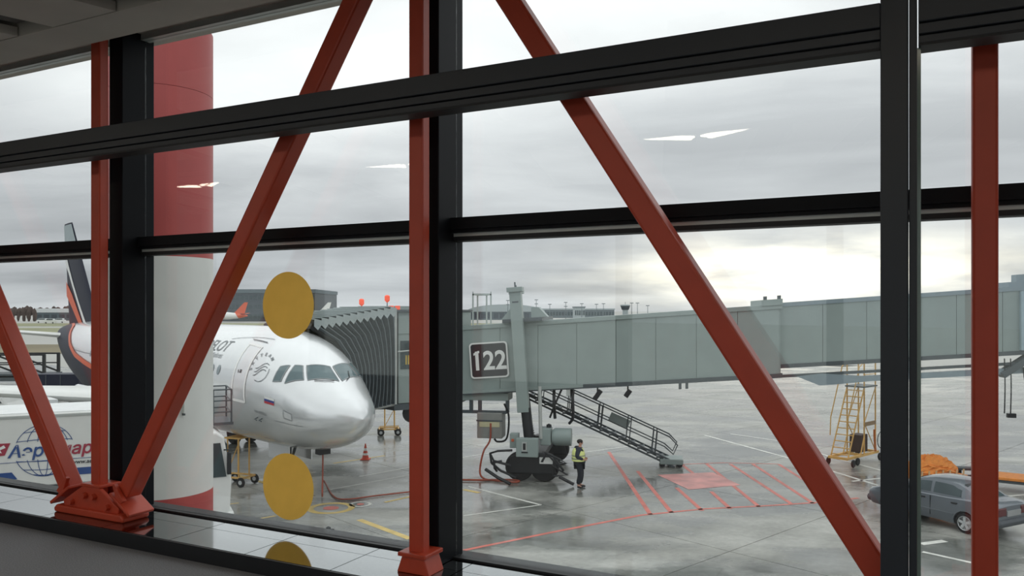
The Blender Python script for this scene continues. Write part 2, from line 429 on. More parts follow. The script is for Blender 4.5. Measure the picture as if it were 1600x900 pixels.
# node castings
XZ = Matrix(((1,0,0,0),(0,0,1,0),(0,1,0,0),(0,0,0,1)))
for uc in (-11.03, -5.41, .215):
    c = uc + 5.41; MC = Matrix.Translation((c, 0, 0))
    MB().prism([(-.38, 0), (.38, 0), (.39, .03), (.36, .055), (-.36, .055), (-.39, .03)], -.11, .11, MC @ XZ).build('base_plate', red, tr, bevel=.012)
    P = [(-.30, .05), (.30, .05), (.31, .09), (.17, .17), (.09, .215), (-.09, .215), (-.17, .17), (-.31, .09)]
    for y0, y1 in ((-.085, -.055), (.055, .085)): MB().prism(P, y0, y1, MC @ XZ).build('gusset_plate', red, tr, bevel=.005)
    MB().box(c - .105, c + .105, -.09, .09, .212, .236).build('collar_plate', red, tr, bevel=.006)
    for s in (-1, 1):
        M = Matrix.Translation((c + s * .335, 0, .125)) @ Matrix.Rotation(s * R(33), 4, 'Y')
        MB().box(-.125, .125, -.105, .105, -.012, .012, M).build('collar_plate', red, tr, bevel=.006)
        M2 = Matrix.Translation((c + s * .345, -.068, .135)) @ Matrix.Rotation(-s * R(33), 4, 'Y')
        MB().prism([(-.035, 0), (.035, 0), (.012, .15), (-.012, .15)], -.03, -.0, M2 @ XZ).build('stiffener', red, tr, bevel=.004)
        for q in (.05, .20):
            MB().lathe([(.002, -.115), (.02, -.115), (.024, -.10), (.024, -.085), (.002, -.085)], 8, (c + s * q, 0, .09 + .06 * (q < .1)), 'y').build('bolt', red, tr)
for uc in (-8.22, -2.6, 3.02):
    c = uc + 5.41
    MB().box(c - .095, c + .095, -.095, .095, .095, .12).build('collar_plate', red, tr, bevel=.006)
    M = Matrix(((1, 0, 0, c), (0, 0, 1, 0), (0, 1, 0, 0), (0, 0, 0, 1)))
    MB().prism([(-.11, 0), (.11, 0), (.075, .095), (-.075, .095)], -.08, .08, M).build('foot', red, tr, bevel=.006)

# ================================================================== STICKERS
def film_mat():
    m = yellow; nt = m.node_tree; b = nt.nodes['Principled BSDF']; out = nt.nodes['Material Output']
    t = nt.nodes.new('ShaderNodeBsdfTranslucent'); src = b.inputs['Base Color'].links[0].from_socket
    nt.links.new(src, t.inputs[0]); mx = nt.nodes.new('ShaderNodeMixShader'); mx.inputs[0].default_value = .62
    nt.links.new(b.outputs[0], mx.inputs[1]); nt.links.new(t.outputs[0], mx.inputs[2]); nt.links.new(mx.outputs[0], out.inputs[0])
film_mat()
for (u, d, z, rr, lab) in ((-3.87, 4.188, 6.535, .228, 'upper round yellow warning sticker on the glass, in front of the aircraft nose'),
                           (-3.87, 4.188, 5.30, .226, 'lower round yellow warning sticker on the glass, just above the sill')):
    mb = MB().add([(rr*math.cos(2*math.pi*k/72), 0, rr*math.sin(2*math.pi*k/72)) for k in range(72)], [tuple(range(72))])
    tag(mb.build('window_sticker', yellow, loc=W2(u, d, z), rotz=TH), lab, 'sticker', 'yellow window stickers')

# ================================================================== OUTSIDE GROUND
AX = R(-47.2)
h = Vector((.680, -.733)); p_ = Vector((.733, .680))
struct(MB().box(-2500, 2500, -300, 4500, -.6, -.03).build('ground', mat('far_pavement', 'a3a29c', .55, var=.08, scale=.02)))
ap = sroot('apron', (0, 0, 0), AX, 'wet grey concrete apron of large slabs')
MB().box(-95, 60, -60, 95, -.03, -.016).build('joint_filler', joint, ap)
SLB = 6.0
sm = MB().box(.012, SLB - .012, .012, SLB - .012, -.016, 0).mesh('slab', concrete)
ns = 0
far = MB()
for i in range(-16, 12):
    for j in range(-10, 16):
        s0, q0 = -11.97 + SLB * i, 19.08 + SLB * j
        c = h * (s0 + 3) + p_ * (q0 + 3)
        if not (-6 < c.y < 96 and abs(c.x) < .70 * max(c.y, 8) + 10): continue
        if c.y < 64: link('slab', sm, ap, (s0, q0, 0)); ns += 1
        else: far.box(s0 + .02, s0 + SLB - .02, q0 + .02, q0 + SLB - .02, -.016, 0)
fo = far.build('slab_field', concrete, ap); fo['kind'] = 'stuff'
def GP(px, py):                              # surveyed ground points
    d = 8190 / (py - 485); return Vector(((px - 800) / 1260 * d, d))
def to_ap(v):
    return Vector((v.x * h.x + v.y * h.y, v.x * p_.x + v.y * p_.y))
def stripe(pts, w, m, name):
    pts = [to_ap(GP(*q)) for q in pts]
    L_, R_ = [], []
    for i, q in enumerate(pts):
        d = (pts[min(i+1, len(pts)-1)] - pts[max(i-1, 0)]).normalized(); n = Vector((-d.y, d.x)) * w / 2
        L_.append(q + n); R_.append(q - n)
    mb = MB()
    for i in range(len(pts) - 1):
        mb.add([(*L_[i], .004), (*R_[i], .004), (*R_[i+1], .004), (*L_[i+1], .004)], [(0, 1, 2, 3)])
    return mb.build(name, m, ap)
stripe([(640, 880), (723, 860), (860, 832), (1000, 805), (1100, 795), (1200, 790), (1290, 784), (1340, 778)], .14, line_r, 'red_line')
for a, b in (((950, 706), (1015, 804)), ((995, 736), (1048, 801)), ((1056, 762), (1096, 798)), ((1110, 768), (1140, 795)), ((1102, 724), (1185, 792)), ((1140, 725), (1235, 787)), ((1175, 725), (1270, 787)),
             ((1062, 724), (1085, 742)), ((1215, 725), (1290, 772))):
    stripe([a, b], .15, line_r, 'red_hatch_line')
stripe([(1050, 726), (1130, 723), (1215, 725)], .10, line_r, 'red_line')
P = [to_ap(GP(*q)) for q in ((1026, 742), (1112, 738), (1156, 758), (1075, 765))]
MB().add([(*q, .006) for q in P], [(0, 1, 2, 3)]).build('red_patch', mat('faded_red_ground_paint', 'd68a83', .4, var=.3, scale=1.5), ap)
for q, w in (([(1100, 680), (1240, 718), (1376, 760)], .16), ([(1140, 678), (1225, 690), (1300, 715), (1376, 735)], .14), ([(1330, 752), (1376, 747)], .14), ([(730, 760), (844, 789)], .12), ([(723, 806), (844, 789)], .08),
             ([(720, 715), (800, 702)], .10), ([(870, 712), (1000, 695)], .12), ([(1437, 850), (1475, 845)], .22), ([(1440, 862), (1530, 882)], .14), ([(1575, 775), (1620, 771)], .16), ([(1590, 812), (1640, 822)], .16),
             ([(560, 745), (640, 730)], .14), ([(515, 765), (640, 742)], .10)):
    stripe(q, w, line_w, 'white_line')
for q, w in (([(560, 812), (640, 842)], .22), ([(600, 785), (640, 776)], .14), ([(374, 816), (430, 806)], .12), ([(345, 735), (430, 760)], .2), ([(625, 856), (650, 850)], .2), ([(520, 724), (600, 712)], .14), ([(340, 790), (372, 786)], .1), ([(723, 765), (748, 770)], .2)):
    stripe(q, w, line_y, 'yellow_line')
for px, py, r, m1 in ((516, 794, .78, line_y), (562, 788, .38, line_w)):
    c = to_ap(GP(px, py)); mb = MB(); n = 28
    mb.rings([[(c.x + rr*math.cos(2*math.pi*k/n), c.y + rr*math.sin(2*math.pi*k/n), .005) for k in range(n)] for rr in (r, r*.72)], cap=False)
    rg = mb.build('ground_mark_ring', m1, ap)
    MB().lathe([(.001, .006), (r*.33, .006), (r*.33, .007), (.001, .007)], 20, (c.x, c.y, 0)).build('ground_mark_dot', line_r, ap)
# grass and taxiway strips far left
def band(name, y0, y1, x0, x1, m, z):
    mb = MB(); n = 24; A, B = [], []
    for i in range(n + 1):
        x = x0 + (x1 - x0) * i / n
        A.append((x, y0 + 2.0 * math.sin(i * 1.3), z)); B.append((x, y1 + 2.5 * math.sin(i * .9 + 1), z))
    mb.rings([A, B], cap=False, closed=False)
    struct(mb.build(name, m))
band('grass_strip', 121, 153, -420, 160, grass_m, -.012)
band('grass_verge', 232, 300, -700, 260, grass2_m, -.012)
band('grass_field', 330, 410, -900, 400, grass2_m, -.012)

# ================================================================== PILLAR outside
pr = thing('terminal_pillar', 'thick round red and white pillar standing outside the glass', 'pillar', (-4.36, 10.0, 0))
RP = .615
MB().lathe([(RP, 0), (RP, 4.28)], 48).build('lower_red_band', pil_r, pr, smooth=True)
MB().lathe([(RP, 4.28), (RP, 7.14)], 48).build('white_band', pil_w, pr, smooth=True)
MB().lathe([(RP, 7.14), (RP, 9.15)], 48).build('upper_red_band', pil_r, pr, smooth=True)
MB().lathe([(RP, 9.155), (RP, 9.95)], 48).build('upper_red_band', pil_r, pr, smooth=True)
MB().lathe([(RP, 9.95), (RP - .03, 9.99), (.01, 10.0)], 48).build('cap', pil_w, pr, smooth=True)
for a in (-54, -43):
    c = Vector((math.cos(R(a)), math.sin(R(a)), 0)); M = Matrix.Rotation(R(a), 4, 'Z')
    b = MB().box(RP - .01, RP + .05, -.008, .008, 5.28, 5.53, M).build('bracket', pil_w, pr)
    MB().box(RP - .01, RP + .045, -.01, .01, 5.255, 5.28, M).build('bracket_tip', steeldark, b)

# ================================================================== AIRCRAFT
NX, NY = -4.35 - .35 * .680, 24.5 + .35 * .733
ZC = 3.87
TAB = [(0,-.72,-.72,0.02),(.06,-.52,-.93,.24),(.2,-.33,-1.13,.46),(.45,-.12,-1.34,.72),(.8,.1,-1.53,.99),(1.25,.36,-1.70,1.24),(1.7,.68,-1.82,1.43),(2.2,1.08,-1.91,1.59),(2.7,1.40,-1.97,1.71),(3.3,1.68,-2.02,1.82),(4.1,1.90,-2.05,1.91),(5.0,2.01,-2.07,1.96),(6.2,2.07,-2.07,1.975),(21.5,2.07,-2.07,1.975),(23.5,2.07,-1.9,1.95),(25.5,2.06,-1.45,1.83),(27.5,2.03,-.9,1.6),(29.5,1.95,-.3,1.27),(31.3,1.83,.25,.92),(32.8,1.66,.75,.55),(33.6,1.45,1.0,.25),(33.84,1.3,1.1,.1)]
def herm(col, x):
    xs = [t[0] for t in TAB]; ys = [t[col] for t in TAB]; n = len(xs)
    i = 0
    while i < n - 2 and xs[i+1] < x: i += 1
    hh = xs[i+1] - xs[i]; t = (x - xs[i]) / hh
    def m(k):
        if k == 0: return (ys[1]-ys[0])/(xs[1]-xs[0])
        if k == n-1: return (ys[-1]-ys[-2])/(xs[-1]-xs[-2])
        a = (ys[k]-ys[k-1])/(xs[k]-xs[k-1]); b = (ys[k+1]-ys[k])/(xs[k+1]-xs[k])
        return 0 if a*b <= 0 else 2*a*b/(a+b)
    return ys[i]*(2*t**3-3*t*t+1)+hh*m(i)*(t**3-2*t*t+t)+ys[i+1]*(-2*t**3+3*t*t)+hh*m(i+1)*(t**3-t*t)
def FS(s, phi, off=0.):
    def P(s, a):
        top, bot, w = herm(1, s), herm(2, s), herm(3, s)
        return Vector((-s, -w*math.cos(a), ZC + (top+bot)/2 + (top-bot)/2*math.sin(a)))
    a = R(phi); p = P(s, a)
    if not off: return p
    e = .02; s1 = min(s + e, 33.8); s0 = max(s - e, .001)
    n = (P(s1, a) - P(s0, a)).cross(P(s, a + e) - P(s, a - e)).normalized()
    c = Vector((-s, 0, ZC + (herm(1, s)+herm(2, s))/2))
    if n.dot(p - c) < 0: n = -n
    return p + n * off
pl = thing('airliner', 'silver twin-engine airliner parked nose-in with its tail at far left', 'aircraft', (NX, NY, 0), AX)
ss = [.0, .02, .06, .12, .2, .32, .45, .6, .8, 1.0, 1.25, 1.5, 1.75, 2.0, 2.25, 2.5, 2.8, 3.1, 3.5, 4, 4.6, 5.3, 6.2, 9, 13, 17, 21.5, 22.5, 23.5, 24.5, 25.0] + [25.3 + .3*i for i in range(28)] + [33.6, 33.72, 33.84]
MB().rings([[FS(s, 360 * k / 56) for k in range(56)] for s in ss]).build('fuselage', silver, pl, smooth=True)
def patch(c, m, name, parent, off=.012, n=6, label=None):
    rings = []
    for i in range(n + 1):
        u = i / n; row = []
        for j in range(n + 1):
            v = j / n
            s = (c[0][0]*(1-u)+c[1][0]*u)*(1-v)+(c[3][0]*(1-u)+c[2][0]*u)*v
            a = (c[0][1]*(1-u)+c[1][1]*u)*(1-v)+(c[3][1]*(1-u)+c[2][1]*u)*v
            row.append(FS(s, a, off))
        rings.append(row)
    return MB().rings(rings, cap=False, closed=False).build(name, m, parent, smooth=True, label=label)
def strip(pts, w, m, name, parent, off=.014, closed=False, sub=5):
    q = []
    rng_ = range(len(pts) if closed else len(pts) - 1)
    for i in rng_:
        a, b = pts[i], pts[(i+1) % len(pts)]
        for k in range(sub): q.append((a[0]+(b[0]-a[0])*k/sub, a[1]+(b[1]-a[1])*k/sub))
    if not closed: q.append(pts[-1])
    n = len(q); A, B = [], []
    for i in range(n):
        p = FS(*q[i], off)
        t = (FS(*q[(i+1) % n if closed else min(i+1, n-1)]) - FS(*q[i-1 if closed else max(i-1, 0)])).normalized()
        nn = (FS(*q[i], off + .05) - p).normalized(); b = nn.cross(t) * w / 2
        A.append(p + b); B.append(p - b)
    mb = MB(); mb.rings([A, B], cap=False, closed=closed); return mb.build(name, m, parent)
# cockpit glazing (starboard and port)
for sgn in (0, 1):
    mir = (lambda c: [(s, 180 - a) for s, a in c]) if sgn else (lambda c: c)
    fr = mat('window_surround', '8e9496', .4)
    for c in ([(1.28, 87.5), (1.74, 51), (2.13, 62), (1.86, 88)], [(1.83, 47.5), (2.27, 28), (2.38, 52), (2.19, 58.5)], [(2.44, 27), (2.74, 22), (2.76, 40), (2.50, 48)]):
        c = mir(c); cx = sum(q[0] for q in c)/4; cy = sum(q[1] for q in c)/4
        pn = patch(c, cockpit, 'cockpit_pane', pl)
        strip(c, .035, fr, 'pane_frame', pn, .016, True)
wp = MB().tube([FS(1.30, 80, .03), FS(1.42, 68, .03), FS(1.6, 57, .03)], .012, 6)
wp.build('wiper', black, pl); MB().tube([FS(1.30, 100, .03), FS(1.45, 108, .03), FS(1.75, 112, .03)], .012, 6).build('wiper', black, pl)
# forward service door
door = [(4.98, -9), (4.92, 6), (4.86, 24), (4.98, 47), (4.27, 50), (4.02, 31), (4.06, 11), (4.12, -9)]
dp = patch([(4.95, -8), (4.12, -8), (4.12, 48), (4.95, 48)], silver, 'service_door', pl, .006, 10)
strip([(4.96, -9), (4.96, 48), (4.13, 48), (4.13, -9)], .09, mat('bright_white_line', 'f7f7f5', .6, var=0), 'door_outline', dp, .014, True, 10)
strip([(4.6, 19), (4.5, 19)], .12, glassd, 'door_window', dp, .016)
strip([(4.72, 20), (4.68, 17)], .05, txt_grey, 'door_handle', dp, .016)
strip([(5.05, 54), (4.1, 55)], .035, steeldark, 'rain_gutter', pl, .02)
strip([(6.6, 51), (4.0, 62)], .02, txt_grey, 'seam', pl, .012, sub=12)
# lettering
def fus_text(s, size, s0, phi0, m, name, shear=0., align='RIGHT', offset=0.):
    V, F = text_2d(s, size, align, shear, offset, 1)
    MB().add([FS(s0 - x, phi0 + math.degrees(y / 2.03), .014) for x, y in V], F).build(name, m, pl)
fus_text('AEROFLOT', .68, 6.25, 35, txt_grey, 'title_lettering', .25)
fus_text('Russian Airlines', .30, 6.35, 27.5, txt_grey, 'small_lettering', .25)
sm_t = 'SKYTEAM'
for i, ch in enumerate(sm_t):
    ang = R(197 - i * 22.5); rr = .47
    V, F = text_2d(ch, .17, 'CENTER', 0, .004)
    cx, cy = rr*math.cos(ang), rr*math.sin(ang); ca, sa = math.cos(ang - R(90)), math.sin(ang - R(90))
    MB().add([FS(3.50 - (cx + x*ca - y*sa), 28 + math.degrees((cy + x*sa + y*ca)/1.95), .014) for x, y in V], F).build('emblem_letter', txt_grey, pl)
strip([(3.50 - .42*math.cos(R(a)), 27 + math.degrees(.42*math.sin(R(a))/1.95)) for a in range(-105, 30, 9)], .022, txt_grey, 'emblem_ring', pl, sub=1)
for k in range(3):
    strip([(3.50 - x, 28 + math.degrees((.09*math.sin(x*9 + .3) + x*.35 - .14 + .12*k)/1.95)) for x in [i*.06 - .26 for i in range(10)]], .026, txt_grey, 'emblem_ribbon', pl, sub=1)
for i, m in enumerate((white, mat('flag_blue', '2c3f86', .4), mat('flag_red', 'b8303a', .4))):
    patch([(2.97, 4 - 2.4*i), (2.50, 5.5 - 2.4*i), (2.50, 3.1 - 2.4*i), (2.97, 1.6 - 2.4*i)], m, 'flag_band', pl, .012, 3)
strip([(2.1, -2), (1.75, -2), (1.78, -12), (2.12, -12)], .015, txt_grey, 'hatch_outline', pl, .012, True)
strip([(2.6, -20), (1.4, -17)], .012, txt_grey, 'seam', pl, .012)
fus_text('RA-89022', .16, 2.95, -17, txt_grey, 'small_lettering', 0, 'RIGHT')
for i in range(2): MB().tube([FS(3.3 + .25*i, -22, 0), FS(3.3 + .25*i, -22, .12), FS(3.15 + .25*i, -22, .14)], .02, 6).build('probe', steeldark, pl)
# cabin windows on the starboard side
wm = MB().rings([[FS(12 + .13*math.cos(t*math.pi/7), 16 + 4.9*math.sin(t*math.pi/7), .01) for t in range(14)], [FS(12 + .09*math.cos(t*math.pi/7), 16 + 3.6*math.sin(t*math.pi/7), .012) for t in range(14)]], cap=False)
wm.add([FS(12 + .09*math.cos(t*math.pi/7), 16 + 3.6*math.sin(t*math.pi/7), .012) for t in range(14)], [tuple(range(14))])
wme = wm.mesh('cabin_window', mat('cabin_window_glass', '8b969b', .2))
for i in range(29): link('cabin_window', wme, pl, (5.8 - .535*i, 0, 0))
# tail livery: navy belly with orange edge
ET = [(14, -62), (17, -26), (19, -12), (21, -4), (22.4, 1), (23.7, 5), (25.3, 15), (26.8, 32), (28, 50), (30, 66), (33.5, 76)]
def edge(x):
    for (a, p), (b, q) in zip(ET, ET[1:]):
        if x <= b: return p + (q - p)*(x - a)/(b - a)
    return ET[-1][1]
A, B = [], []
for i in range(66):
    s = 14 + .3*i; e = edge(s)
    A.append([FS(s, -90 + (e + 90)*k/14, .035) for k in range(15)]); B.append([FS(s, e + 6.5*k/3, .04) for k in range(4)])
MB().rings(A, cap=False, closed=False).build('navy_belly', navy, pl, smooth=True)
MB().rings(B, cap=False, closed=False).build('orange_sweep', orange, pl, smooth=True)
strip([(20 + .5*i, 15) for i in range(26)], .03, txt_grey, 'row_seam', pl, .012, sub=2)
strip([(30.6, 50), (29.2, 46)], .05, steeldark, 'vent_slot', pl, .014)
# fin and its markings
def aerofoil(root, tip, n=12):
    """closed section loft between two (le, te, thick, pos) stations"""
    rg = []
    for le, te, th, P in (root, tip):
        ring = []
        for k in range(2*n):
            t = k / n if k <= n else 2 - k / n
            x = le + (te - le) * (1 - math.cos(math.pi * t)) / 2
            f_ = (x - le) / (te - le); y = th * 2.6 * (.2969*math.sqrt(max(f_, 0)) - .126*f_ - .3516*f_*f_ + .2843*f_**3 - .1015*f_**4) / .5
            ring.append(P(x, y if k <= n else -y))
        rg.append(ring)
    return MB().rings(rg)
FB, FT = ZC + 1.6, 11.76
fin = aerofoil((26.4, 32.5, .34, lambda x, y: (-x, y, FB)), (31.9, 33.6, .10, lambda x, y: (-x, y, FT))).build('fin', navy, pl, smooth=True)
def fin_pt(u, v, off=.02):                 # u chordwise 0..1, v 0..1 up
    le = 26.4 + 5.5*v; te = 32.5 + 1.1*v; th = .34 + (.10 - .34)*v
    return Vector((-(le + (te-le)*u), -(th * .52 * (1 - abs(2*u - .7)*.45) + off), FB + (FT - FB)*v))
def fin_patch(pts0, pts1, m, name):
    MB().rings([[fin_pt(*q) for q in pts0], [fin_pt(*q) for q in pts1]], cap=False, closed=False).build(name, m, fin)
fin_patch([(.30, .05), (.45, .25), (.60, .42), (.74, .56), (.90, .70)], [(.38, .05), (.53, .25), (.68, .40), (.82, .52), (.99, .61)], white, 'white_swoosh')
fin_patch([(.42, .04), (.58, .2), (.73, .32), (.99, .44)], [(.55, .03), (.70, .14), (.83, .22), (.99, .30)], orange, 'orange_swoosh')
fin_patch([(0.02, .80), (.5, .80), (.97, .80)], [(.02, .985), (.5, .985), (.97, .985)], mat('fin_reflection_grey', '9aa8ab', .4), 'tip_reflection')  # glass reflection over the fin top, painted as a grey band
# tailplanes, wings, engines, gear
for s in (-1, 1):
    aerofoil((29.2, 32.6, .30, lambda x, y: (-x, s*.5, ZC + 1.15 + y)), (32.3, 33.9, .10, lambda x, y: (-x, s*6.2, ZC + 1.75 + y))).build('tailplane', white, pl, smooth=True)
    wg = aerofoil((10.2, 17.6, .80, lambda x, y: (-x, s*1.6, 2.95 + y)), (13.4, 17.7, .42, lambda x, y: (-x, s*6.4, 3.35 + y))).build('wing_inner', white, pl, smooth=True)
    aerofoil((13.4, 17.7, .42, lambda x, y: (-x, s*6.4, 3.35 + y)), (18.6, 20.2, .12, lambda x, y: (-x, s*17, 4.35 + y))).build('wing_outer', white, pl, smooth=True)
    wt = MB().prism([(-18.6, 0), (-20.2, 0), (-20.6, 1.1), (-20.0, 1.15)], s*17 - .03, s*17 + .03, Matrix(((1,0,0,0),(0,0,1,0),(0,1,0,4.3),(0,0,0,1)))).build('winglet', white, pl)
    y = s*5.75
    ng = MB().lathe([(.98, -9.15), (1.10, -9.25), (1.18, -9.6), (1.22, -10.4), (1.12, -11.8), (.95, -12.6), (.55, -13.2), (.3, -13.9), (.02, -14.1)], 32, (-1.15, y, 1.78), 'x').build('nacelle', mat('nacelle_grey', 'c9cccd', .35, .2), pl, smooth=True)
    MB().lathe([(.98, -9.15), (.9, -9.4), (.86, -10.2), (.05, -10.25)], 32, (-1.15, y, 1.78), 'x').build('intake_duct', mat('intake_grey', '4b4e52', .5), ng, smooth=True)
    MB().lathe([(.01, -9.75), (.12, -9.85), (.28, -10.2), (.28, -10.3)], 20, (-1.15, y, 1.78), 'x').build('spinner', black, ng, smooth=True)
    bl_me = MB().box(-10.18, -10.1, -.05, .05, .25, .86, ).mesh('fan_blade', steeldark)
    for k in range(18):
        o = link('fan_blade', bl_me, ng, (-1.15, y, 1.78)); o.rotation_euler.x = 2*math.pi*k/18
    MB().box(-15.2, -11.6, y - .14, y + .14, 2.75, 3.25).build('pylon', silver, pl)
    for k in (3.0, 8.2): MB().tube([(-16.6 - (.25*k if k > 5 else 0), s*k, 2.75 + .09*k), (-18.8 - (.1*k), s*k, 2.72 + .09*k)], .16, 8).build('flap_fairing', silver, pl, smooth=True)
    MB().tube([(-16.9, s*3.8, 3.0), (-16.9, s*3.8, .6)], .14, 10).build('main_leg', steeldark, pl)
    for q in (-.42, .42): MB().lathe([(.05, -.17), (.45, -.19), (.58, -.14), (.58, .14), (.45, .19), (.05, .17)], 20, (-16.9, s*3.8 + q, .58), 'y').build('main_wheel', tyre, pl, smooth=True)
MB().tube([(-4.75, 0, 2.1), (-4.85, 0, .45)], .11, 10).build('nose_leg', steeldark, pl)
MB().tube([(-4.2, 0, 1.9), (-4.8, 0, .9)], .05, 8).build('drag_strut', steeldark, pl)
for q in (-.25, .25): MB().lathe([(.05, -.1), (.28, -.12), (.39, -.08), (.39, .08), (.28, .12), (.05, .1)], 20, (-4.85, q, .39), 'y').build('nose_wheel', tyre, pl, smooth=True)
for q in (-.42, .42): MB().box(-5.4, -3.9, q - .02, q + .02, 1.35, 1.95).build('gear_door', silver, pl)
MB().box(-2.55, -2.25, -.2, .2, 1.78, 1.98).build('ground_power_socket', black, pl)

# cable drooping from the nose and trailing across the apron
cw = [Vector((NX, NY, 0)) + Vector((.68*-2.4, -.733*-2.4, 1.78))]
for q in ((505, 752), (520, 776), (540, 782), (590, 776), (650, 769), (720, 760)):
    g = GP(*q); cw.append(Vector((g.x, g.y, .04)))
cw.insert(1, Vector((cw[0].x + .0, cw[0].y - .02, 1.2))); cw.insert(2, Vector((cw[0].x + .1, cw[0].y - .5, .5)))
def smooth_path(pts, n=8):
    pts = [Vector(p) for p in pts]; out = []
    for i in range(len(pts) - 1):
        p0, p1, p2, p3 = pts[max(i-1, 0)], pts[i], pts[i+1], pts[min(i+2, len(pts)-1)]
        for k in range(n):
            t = k / n
            out.append(.5*((2*p1) + (p2-p0)*t + (2*p0-5*p1+4*p2-p3)*t*t + (3*p1-p0-3*p2+p3)*t**3))
    out.append(pts[-1]); return out
tag(MB().tube(smooth_path(cw), .026, 8).build('ground_power_cable', hose_m, smooth=True), 'red-brown cable drooping from the aircraft nose onto the wet concrete', 'cable')

# ================================================================== CATERING TRUCK
tdir = Vector((.9, .436)).normalized(); ta_ = math.atan2(tdir.y, tdir.x)
tk = thing('catering_truck', 'white high-box catering truck with blue globe emblem behind the sill', 'truck', (-12.8, 20.2, 0), ta_)
Z0, Z1 = 2.02, 3.86
MB().box(-2.6, 3.7, 0, 2.4, Z0, Z1).build('cargo_box', ivory, tk, bevel=.03)
MB().box(-2.62, 3.72, -.02, 2.42, Z1 - .09, Z1 - .03).build('roof_rail', alu, tk)
MB().box(-2.6, 3.7, .1, 2.3, Z1, Z1 + .03).build('roof_sheet', mat('truck_roof', 'e9ebea', .4), tk)
MB().box(-2.6, 3.7, -.01, .06, Z0 - .08, Z0).build('sill_rail', steeldark, tk)
hz = MB().box(-2.6, 3.7, .0, .06, Z0 - .28, Z0 - .10).build('side_guard', black, tk)
for i in range(14): MB().prism([(0, 0), (.16, 0), (.28, .18), (.12, .18)], -.006, .0, Matrix(((1,0,0,-2.5+.4*i),(0,0,1,0),(0,1,0,Z0-.28),(0,0,0,1)))).build('hazard_stripe', hazard_y, hz)
MB().box(-2.5, 5.4, .75, 1.65, .75, 1.05).build('chassis', black, tk)
MB().bar((-1.6, .5, .9), (2.6, .5, 2.0), .12, .16).bar((2.6, .5, .9), (-1.6, .5, 2.0), .12, .16).build('scissor_lift', steeldark, tk)
MB().bar((-1.6, 1.9, .9), (2.6, 1.9, 2.0), .12, .16).bar((2.6, 1.9, .9), (-1.6, 1.9, 2.0), .12, .16).build('scissor_lift', steeldark, tk)
wl = MB().lathe([(.1, -.14), (.3, -.15), (.48, -.12), (.48, .12), (.3, .15), (.1, .14)], 24, axis='y').mesh('wheel', tyre, True)
for x in (-1.2, 4.65):
    for y in (.2, 2.2): link('wheel', wl, tk, (x, y, .48))
CO = Matrix.Translation((.5, 0, 0))
cab = MB().prism([(3.4, .72), (4.95, .72), (5.0, 1.75), (4.8, 2.95), (4.6, 3.1), (3.4, 3.1)], .05, 2.35, CO @ XZ).build('cab', white, tk, bevel=.05)
MB().prism([(3.9, 1.85), (4.86, 1.85), (4.7, 2.8), (3.9, 2.8)], .03, .055, CO @ XZ).build('cab_window', glassd, tk)
MB().box(5.38, 5.40, .2, 2.2, 1.85, 2.75).build('windscreen', glassd, tk)
MB().box(5.36, 5.46, -.22, -.02, 1.95, 2.55).build('mirror', black, tk); MB().tube([(5.3, .05, 2.6), (5.4, -.12, 2.62), (5.4, -.12, 2.5)], .02, 6).build('mirror_arm', black, tk)
MB().box(5.4, 5.56, .0, 2.4, .45, .85).build('bumper', white, tk, bevel=.03)
MB().box(4.5, 4.9, .03, .05, 1.5, 1.54).build('door_handle', steeldark, tk)
MB().box(3.8, 5.65, .9, 2.3, 3.18, 3.26).build('front_platform', steeldark, tk)
rl = MB()
for x in (3.9, 4.5, 5.1, 5.6):
    for y in (.95, 2.25): rl.tube([(x, y, 3.26), (x, y, 4.2)], .025, 6)
for z in (3.55, 3.88, 4.2):
    for y in (.95, 2.25): rl.tube([(3.9, y, z), (5.6, y, z)], .022, 6)
    rl.tube([(5.6, .95, z), (5.6, 2.25, z)], .022, 6)
rl.build('platform_railing', steeldark, tk)
# emblem and lettering on the side; local (x along, z up) at y = 0
def side_text(s, size, x, z, m, shear=0., off=0., parent=tk, y=-.022, name='lettering'):
    V, F = text_2d(s, size, 'LEFT', shear, off)
    if not V: return 0
    MB().add([(x + a, y, z + b) for a, b in V], F).build(name, m, parent); return max(a for a, b in V)
TY = -.012
zc, xc, gr = 2.93, .95, .66
gl = MB()
def arc(pts, w=.016, y=TY):
    L_, R_ = [], []
    for i, (a, b) in enumerate(pts):
        q, r = pts[max(i-1, 0)], pts[min(i+1, len(pts)-1)]; dx, dz = r[0]-q[0], r[1]-q[1]; l = math.hypot(dx, dz) or 1
        n = (-dz/l*w/2, dx/l*w/2); L_.append((a+n[0], y, b+n[1])); R_.append((a-n[0], y, b-n[1]))
    gl.rings([L_, R_], cap=False, closed=False)
for half in (1, -1):
    z_cut = .25
    for k in (-1, -.62, -.25, .12, .5, .82, 1):
        pts = [(xc + gr*k*math.cos(t), zc + half*gr*math.sin(t)) for t in [R(a) for a in range(20, 91, 7)]]
        arc(pts)
    for lat in (22, 45, 66): arc([(xc - gr*math.cos(R(lat)) + 2*gr*math.cos(R(lat))*i/10, zc + half*(gr*math.sin(R(lat)) + .03*math.sin(math.pi*i/10))) for i in range(11)])
gl.build('globe_emblem', txt_blue, tk)
w_ = side_text('Аэро', .42, .14, 2.79, txt_blue, .2, .009)
side_text('мар', .42, .14 + w_ + .03, 2.79, txt_red, .2, .009)
side_text('www.aeromar.ru', .145, 1.55, 2.53, txt_dark, .15, .003)
M2 = Matrix(((1,0,0,0),(0,0,1,0),(0,1,0,0),(0,0,0,1)))
MB().prism([(-.5, 3.16), (.2, 3.16), (.08, 2.86), (-.15, 2.84)], TY, TY + .01, M2).build('arrow_emblem', txt_red, tk)
